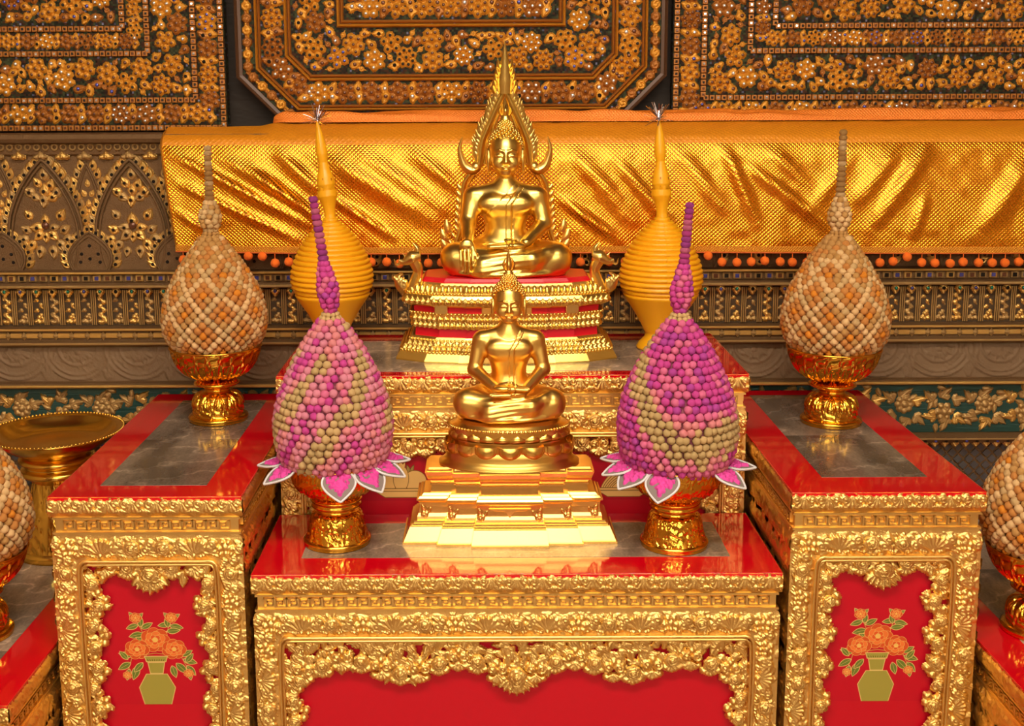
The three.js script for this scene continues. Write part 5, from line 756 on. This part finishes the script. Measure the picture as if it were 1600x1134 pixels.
{ // smaller statue in front
  const t = thing('seated_statue', 'smaller golden seated statue, both hands in its lap, on stepped pedestal in front', 'statue', [-0.012, 0.536, -0.268], 'golden seated statues');
  const ped = new THREE.Group(); ped.name = 'pedestal'; t.add(ped);
  part('bottom_tier', redented([[0, 0.265, 0.116], [0.006, 0.265, 0.116], [0.0061, 0.262, 0.113], [0.009, 0.261, 0.112], [0.04, 0.247, 0.1], [0.043, 0.247, 0.1], [0.0431, 0.243, 0.097], [0.048, 0.242, 0.096], [0.0481, 0.238, 0.093], [0.053, 0.237, 0.092]], 0.014), M.base, ped);
  part('middle_tier', redented([[0.053, 0.229, 0.086], [0.062, 0.229, 0.086], [0.07, 0.226, 0.083], [0.086, 0.223, 0.082], [0.098, 0.224, 0.085], [0.104, 0.227, 0.089], [0.1045, 0.23, 0.092], [0.109, 0.23, 0.092], [0.1092, 0.226, 0.089], [0.114, 0.222, 0.085], [0.1142, 0.218, 0.081], [0.12, 0.213, 0.077]], 0.014), M.base, ped);
  part('top_tier', redented([[0.12, 0.196, 0.07], [0.138, 0.193, 0.068], [0.1382, 0.197, 0.071], [0.143, 0.197, 0.071], [0.1432, 0.194, 0.069], [0.152, 0.197, 0.072], [0.1522, 0.202, 0.077], [0.157, 0.203, 0.078], [0.166, 0.206, 0.083], [0.176, 0.209, 0.086], [0.1762, 0.204, 0.082], [0.182, 0.204, 0.082], [0.1822, 0.2, 0.079], [0.186, 0.199, 0.078]], 0.014), M.base, ped);
  // scrolled feet at the corners of the middle tier and its hanging point
  const foot = ornament(0.05, 26, (r, c) => { r.scroll(c + 0.003, 0.037, 0.0095, 0.0045, 1.5, 1); r.leaf(c + 0.006, 0.03, 0.02, 0.006, -1.75, 0.0045, 0.3); r.leaf(c - 0.003, 0.032, 0.016, 0.0045, -2.5, 0.0035, 0.4); });
  for (const [x, z, s] of [[0.078, 0.083, 1], [0.15, 0.069, 1], [0.218, 0.055, 1], [-0.078, 0.083, -1], [-0.15, 0.069, -1], [-0.218, 0.055, -1]]) { const m = part('scrolled_foot', foot, M.base, ped, [x - s * 0.01, 0.078, z]); m.scale.set(s, 1, 1); }
  part('hanging_point', new THREE.ExtrudeGeometry(new THREE.Shape([[-0.05, 0], [-0.04, -0.004], [-0.012, -0.006], [0, -0.022], [0.012, -0.006], [0.04, -0.004], [0.05, 0]].map(p => new THREE.Vector2(...p))), { depth: 0.004, bevelEnabled: true, bevelSize: 0.001, bevelThickness: 0.001, bevelSegments: 1 }).translate(0, 0.09, 0.081), M.base, ped);
  // lotus seat, oval in plan
  const oval = g => g.scale(1, 1, 0.6), lot = new THREE.Group(); lot.name = 'lotus_seat'; t.add(lot);
  part('lotus_core', oval(lathe([[0.175, 0.1860], [0.176, 0.1906], [0.166, 0.1976], [0.158, 0.2069], [0.16, 0.2162], [0.152, 0.2301], [0.143, 0.2440], [0.145, 0.2602], [0.15, 0.2718], [0.146, 0.2765], [0.15, 0.2811], [0.148, 0.2881], [0.132, 0.2916], [0.128, 0.3020], [0.0005, 0.3032]], 96)), M.lotus, lot);
  const rim = (w, h, b, q) => { const o = []; for (let i = 0; i <= 20; i++) { const u = i / 20, side = u < 0.5 ? -1 : 1, t = 0.04 + 0.94 * (1 - Math.abs(2 * u - 1)), ww = w * q * Math.pow(Math.cos(Math.min(1, Math.max(0, (t - 0.25) / 0.75)) * Math.PI / 2), 0.55); o.push([side * ww, t * h * (0.35 + 0.65 * q), b * (1 - q * q) * Math.sin(Math.PI * (0.15 + 0.8 * t)) - 0.0008]); } return tube(o, 0.0013, 40, 5); }, ridge = join([rim(0.0315, 0.042, 0.014, 0.98), rim(0.0315, 0.042, 0.014, 0.72)]);
  const P1 = lotusPetal(0.0315, 0.042, 0.014), P2 = lotusPetal(0.021, 0.02, 0.008);
  for (const [n, R, y, G, flip, off] of [[16, 0.156, 0.247, P1, -1, 0], [24, 0.147, 0.255, P2, 1, 0.5]]) for (let i = 0; i < n; i++) { const a = (i + off) / n * 6.283, x = R * Math.sin(a), z = R * 0.6 * Math.cos(a), m = part('lotus_petal', G, M.lotus, lot, [x, flip < 0 ? y : y, z]); m.rotation.order = 'YXZ'; m.rotation.y = Math.atan2(x / (R * R), z / (R * R * 0.36)); m.rotation.x = flip < 0 ? Math.PI + 0.22 : 0.1; if (flip < 0) { m.scale.set(1, 1, -1); part('petal_ridge', ridge, M.lotus, m); } }
  const beads = []; for (let i = 0; i < 84; i++) { const a = i / 84 * 6.283; beads.push(new THREE.SphereGeometry(0.0042, 7, 5).translate(0.15 * Math.sin(a), 0.285, 0.09 * Math.cos(a))); } part('bead_row', join(beads), M.lotus, lot).userData.kind = 'stuff';
  const body = part('body', seatedBody(1.03, 'lap').scale(1.03, 1.03, 1.03), M.statue, t, [0, 0.302, 0.0]); statueHead(body, 1.03, 0.405, M.statue);
}
{ // larger statue behind, with the flame arch
  const t = thing('seated_statue', 'larger golden seated statue framed by a flame arch, one hand hanging over its knee', 'statue', [-0.012, 0.91, -0.7], 'golden seated statues');
  const plan = [[0.132, 0.17], [0.132, 0.163], [0.225, 0.15], [0.225, 0.143], [0.305, 0.1], [0.305, -0.08], [0.22, -0.12]];
  const full = [...plan.map(p => [-p[0], p[1]]).reverse(), ...plan];   // left back ... front ... right back
  const loft = rows => { const n = full.length, pos = [], ix = []; for (let r = 0; r < rows.length - 1; r++) for (let i = 0; i < n; i++) { const j = (i + 1) % n, k = pos.length / 3, q = (row, m) => { const [y, s] = row; return [full[m][0] * s, y, full[m][1] * s - (1 - s) * 0.0]; }; pos.push(...q(rows[r], i), ...q(rows[r], j), ...q(rows[r + 1], j), ...q(rows[r + 1], i)); ix.push(k, k + 1, k + 2, k, k + 2, k + 3); } const top = rows[rows.length - 1], k = pos.length / 3; pos.push(0, top[0], 0); for (const p of full) pos.push(p[0] * top[1], top[0], p[1] * top[1]); for (let i = 0; i < n; i++) ix.push(k, k + 1 + i, k + 1 + (i + 1) % n); const g = new THREE.BufferGeometry(); g.setAttribute('position', new THREE.Float32BufferAttribute(pos, 3)); g.setIndex(ix); const h = g.toNonIndexed(); h.computeVertexNormals(); return h; };
  const rim = (s, y, step, fn) => { for (let i = 0; i < full.length - 1; i++) { const a = full[i], b = full[i + 1], L = Math.hypot(b[0] - a[0], b[1] - a[1]) * s; if (L < 0.02) continue; const n = Math.max(1, Math.round(L / step)), ry = Math.atan2(b[0] - a[0], b[1] - a[1]) - Math.PI / 2; for (let k = 0; k < n; k++) { const u = (k + 0.5) / n; fn((a[0] + u * (b[0] - a[0])) * s, y, (a[1] + u * (b[1] - a[1])) * s, ry); } } };
  const ped = new THREE.Group(); ped.name = 'pedestal'; t.add(ped);
  part('plinth', loft([[0, 1.0], [0.004, 1.0], [0.024, 0.965]]), M.statueBack, ped);
  part('carved_skirt', loft([[0.024, 0.955], [0.028, 0.95], [0.044, 0.91], [0.058, 0.87], [0.062, 0.865], [0.066, 0.85]]), M.carvedFine, ped);
  part('red_band', loft([[0.066, 0.825], [0.09, 0.82]]), M.redPaint, ped);
  part('carved_waist', loft([[0.09, 0.842], [0.094, 0.845], [0.112, 0.83], [0.128, 0.855], [0.134, 0.862]]), M.carvedFine, ped);
  part('red_slot', loft([[0.134, 0.832], [0.152, 0.838]]), M.redPaint, ped);
  part('ledge', loft([[0.15, 0.87], [0.154, 0.9], [0.162, 0.925], [0.174, 0.925], [0.182, 0.9], [0.186, 0.88]]), M.statueBack, ped);
  part('upper_carving', loft([[0.186, 0.87], [0.196, 0.86], [0.208, 0.8], [0.214, 0.79]]), M.carvedFine, ped);
  part('red_cushion', loft([[0.21, 0.76], [0.218, 0.755], [0.226, 0.73]]), M.redPaint, ped);
  const bead = new THREE.SphereGeometry(0.0046, 8, 6), petal = lotusPetal(0.0085, 0.024, 0.005), flame = ornament(0.026, 14, (r, c) => { r.leaf(c, 0.025, 0.024, 0.009, -1.57, 0.006, 0.1); r.dome(c, 0.017, 0.005, 0.008); });
  const rows = { bead: [], scale: [] };
  for (const [s, y] of [[0.955, 0.027], [0.875, 0.057], [0.868, 0.131], [0.89, 0.187]]) rim(s, y, 0.0098, (x, yy, z, ry) => rows.bead.push(moved(bead, x, yy, z)));
  for (const [s, y, st] of [[0.905, 0.046, 0.016], [0.94, 0.036, 0.014], [0.845, 0.1, 0.015], [0.85, 0.118, 0.015], [0.92, 0.168, 0.018]]) rim(s * 1.004, y, st, (x, yy, z, ry) => rows.scale.push(moved(flame, x, yy, z, -0.25, ry, 0, 0.85)));
  part('bead_rows', join(rows.bead), M.statueBack, ped).userData.kind = 'stuff'; part('leaf_rows', join(rows.scale), M.carvedFine, ped).userData.kind = 'stuff';
  rim(0.885, 0.19, 0.0165, (x, y, z, ry) => { const m = part('upright_petal', petal, M.statueBack, ped, [x, y, z]); m.rotation.order = 'YXZ'; m.rotation.y = ry; m.rotation.x = -0.35; });
  // small plaques that bridge the red slot, and the tall tongue in front
  const tongue = ornament(0.12, 36, (r, c) => { r.leaf(c, 0.11, 0.1, 0.022, -1.57, 0.008, 0, 5); for (let k = 0; k < 5; k++) r.scroll(c, 0.03 + k * 0.016, 0.009, 0.012, 1.4, k % 2 ? 1 : -1); });
  for (const x of [-0.05, 0.05, -0.178, 0.178]) { const a = Math.abs(x) > 0.1, m = part('plaque', rbox(0.036, 0.03, 0.008, 0.002), M.carvedFine, ped, [x, 0.148, a ? 0.136 : 0.146]); m.rotation.y = a ? Math.sign(x) * 0.14 : 0; }
  part('front_tongue', tongue, M.carvedFine, ped, [0, 0.12, 0.142]);
  // rearing guardians at the corners
  for (const s of [-1, 1]) {
    const g = new THREE.Group(); g.name = 'corner_guardian'; t.add(g); const P = (x, y, z) => [s * x, y, z];
    part('neck', taper([P(0.262, 0.18, 0.07), P(0.25, 0.215, 0.08), P(0.242, 0.245, 0.085), P(0.252, 0.272, 0.088)], [0.02, 0.017, 0.014, 0.017], 20, 10), M.carvedFine, g);
    part('head', taper([P(0.238, 0.285, 0.085), P(0.258, 0.28, 0.09), P(0.28, 0.27, 0.092), P(0.294, 0.274, 0.093)], [0.016, 0.02, 0.012, 0.004], 16, 10), M.carvedFine, g);
    part('crest', taper([P(0.245, 0.285, 0.085), P(0.243, 0.305, 0.085), P(0.256, 0.322, 0.085)], [0.012, 0.008, 0.001], 12, 8), M.carvedFine, g);
    for (let k = 0; k < 4; k++) part('crest_spike', new THREE.ConeGeometry(0.005, 0.022, 6).rotateZ(-s * (-0.5 + k * 0.4)).translate(s * (0.242 + k * 0.012), 0.298 - k * 0.004, 0.087), M.carvedFine, g);
    part('curled_tail', taper([P(0.27, 0.18, 0.05), P(0.295, 0.195, 0.055), P(0.3, 0.222, 0.055), P(0.285, 0.232, 0.055)], [0.014, 0.012, 0.009, 0.003], 18, 8), M.carvedFine, g);
    for (let k = 0; k < 5; k++) { const m = part('neck_scale', lotusPetal(0.008, 0.02, 0.006), M.carvedFine, g, P(0.236 + 0.004 * k, 0.19 + k * 0.017, 0.094 - 0.002 * k)); m.rotation.z = s * 0.3; } part('whisker', taper([P(0.285, 0.272, 0.093), P(0.3, 0.262, 0.095), P(0.306, 0.278, 0.095)], [0.004, 0.004, 0.0008], 10, 6), M.carvedFine, g);
    const wing = part('wing', ornament(0.06, 22, (r, c) => { for (let k = 0; k < 4; k++) r.leaf(c, 0.055, 0.048 - k * 0.006, 0.008, -1.2 - k * 0.3, 0.006, 0.2); }), M.carvedFine, g, P(0.285, 0.215, 0.083)); wing.scale.set(s, 1, 1);
  }
  const body = part('body', shorten(seatedBody(1.345, 'earth'), 0.85, 0.92).scale(1.345, 1.345, 1.345), M.statueBack, t, [0, 0.222, 0.02]); statueHead(body, 1.345, 0.392, M.statueBack, 0.02625, 0.92);
  // the arch
  const arch = new THREE.Group(); arch.name = 'flame_arch'; t.add(arch); const z = -0.085, A = (x, y, dz = 0) => [x, y - 0.91, z + dz];   // x from the statue's axis, y in world heights
  for (const s of [-1, 1]) {
    const P = (x, y, dz) => A(s * x, y, dz);
    part('pot', lathe([[0.022, 0], [0.024, 0.004], [0.018, 0.012], [0.022, 0.024], [0.024, 0.034], [0.018, 0.044], [0.02, 0.05], [0.012, 0.056]], 20).translate(...P(0.15, 1.14)), M.statueBack, arch);
    part('pillar', join([taper([P(0.148, 1.19), P(0.127, 1.255), P(0.121, 1.32), P(0.118, 1.37), P(0.108, 1.395), P(0.09, 1.415)], [0.0075, 0.0075, 0.0075, 0.0075, 0.0085, 0.007], 40, 8), taper([P(0.138, 1.2), P(0.116, 1.26), P(0.11, 1.32), P(0.107, 1.365), P(0.098, 1.388), P(0.084, 1.405)], [0.0035, 0.0035, 0.0035, 0.0035, 0.0035, 0.003], 40, 6)]), M.statueBack, arch);
    for (let k = 0; k < 9; k++) { const y = 1.2 + k * 0.02, x = k < 3 ? 0.15 - k * 0.009 : 0.131 - (k - 3) * 0.0015; const m = part('pillar_leaf', lotusPetal(0.007, 0.024, 0.004), M.carvedFine, arch, P(x, y)); m.rotation.z = -s * 0.6; }
    for (const [x, y, r] of [[0.165, 1.2, 0.5], [0.17, 1.225, 0.35], [0.163, 1.25, 0.15]]) { const m = part('pot_leaf', lotusPetal(0.012, 0.04, 0.006), M.carvedFine, arch, P(x, y - 0.01, 0.01)); m.rotation.z = -s * r; }
    // curling serpent tail at the haunch
    part('haunch_scroll', taper([P(0.075, 1.428), P(0.092, 1.418), P(0.112, 1.428), P(0.124, 1.455), P(0.128, 1.48), P(0.121, 1.512)], [0.012, 0.016, 0.014, 0.0095, 0.006, 0.001], 36, 10), M.carvedFine, arch);
    part('haunch_knot', new THREE.SphereGeometry(0.014, 16, 12).scale(1, 1, 0.8).translate(...P(0.082, 1.427, 0.004)), M.carvedFine, arch);
    // the arm of the arch, two rails
    const arm = [P(0.074, 1.428), P(0.069, 1.46), P(0.063, 1.5), P(0.052, 1.528), P(0.04, 1.556), P(0.022, 1.598), P(0.004, 1.638)], arm2 = [P(0.058, 1.435), P(0.054, 1.465), P(0.05, 1.497), P(0.038, 1.512), P(0.032, 1.538), P(0.015, 1.58), P(0.0, 1.613)];
    part('arch_rail', taper(arm, [0.0105, 0.011, 0.011, 0.0105, 0.0105, 0.0105, 0.009], 50, 8), M.statueBack, arch); part('arch_rail', taper(arm2, [0.0045, 0.005, 0.005, 0.0055, 0.005, 0.005, 0.004], 50, 8), M.statueBack, arch);
    const c = new THREE.CatmullRomCurve3(arm.map(q => V(...q)), false, 'centripetal');
    for (let k = 0; k < 17; k++) { const u = 0.08 + 0.9 * k / 16, p = c.getPointAt(u), q = c.getTangentAt(u), len = 0.044 + 0.006 * Math.sin(k * 1.4); const m = part('flame_leaf', taper([[0, -0.006, 0], [-s * 0.004, len * 0.4, 0], [0, len, 0]], [0.009, 0.0135, 0.0006], 12, 7), M.carvedFine, arch, [p.x + s * 0.008, p.y, p.z]); m.scale.z = 0.6; m.rotation.z = Math.atan2(q.y, q.x) - Math.PI / 2 - s * 0.5; }
  }
  part('arch_spire', taper([A(0, 1.632), A(0, 1.66), A(0, 1.69), A(0, 1.73), A(0, 1.778)], [0.02, 0.0215, 0.0155, 0.0085, 0.0008], 30, 10), M.carvedFine, arch);
  for (const [y, w] of [[1.63, 0.04], [1.645, 0.034], [1.66, 0.029], [1.678, 0.023], [1.698, 0.016]]) for (const s of [-1, 1]) { const m = part('flame_leaf', taper([[0, -0.004, 0], [s * 0.003, 0.016, 0], [0, 0.036, 0]], [0.006, 0.0085, 0.0006], 10, 6), M.carvedFine, arch, A(s * w * 0.6, y)); m.rotation.z = -s * 0.3; }
}
renderer.render(scene, camera);
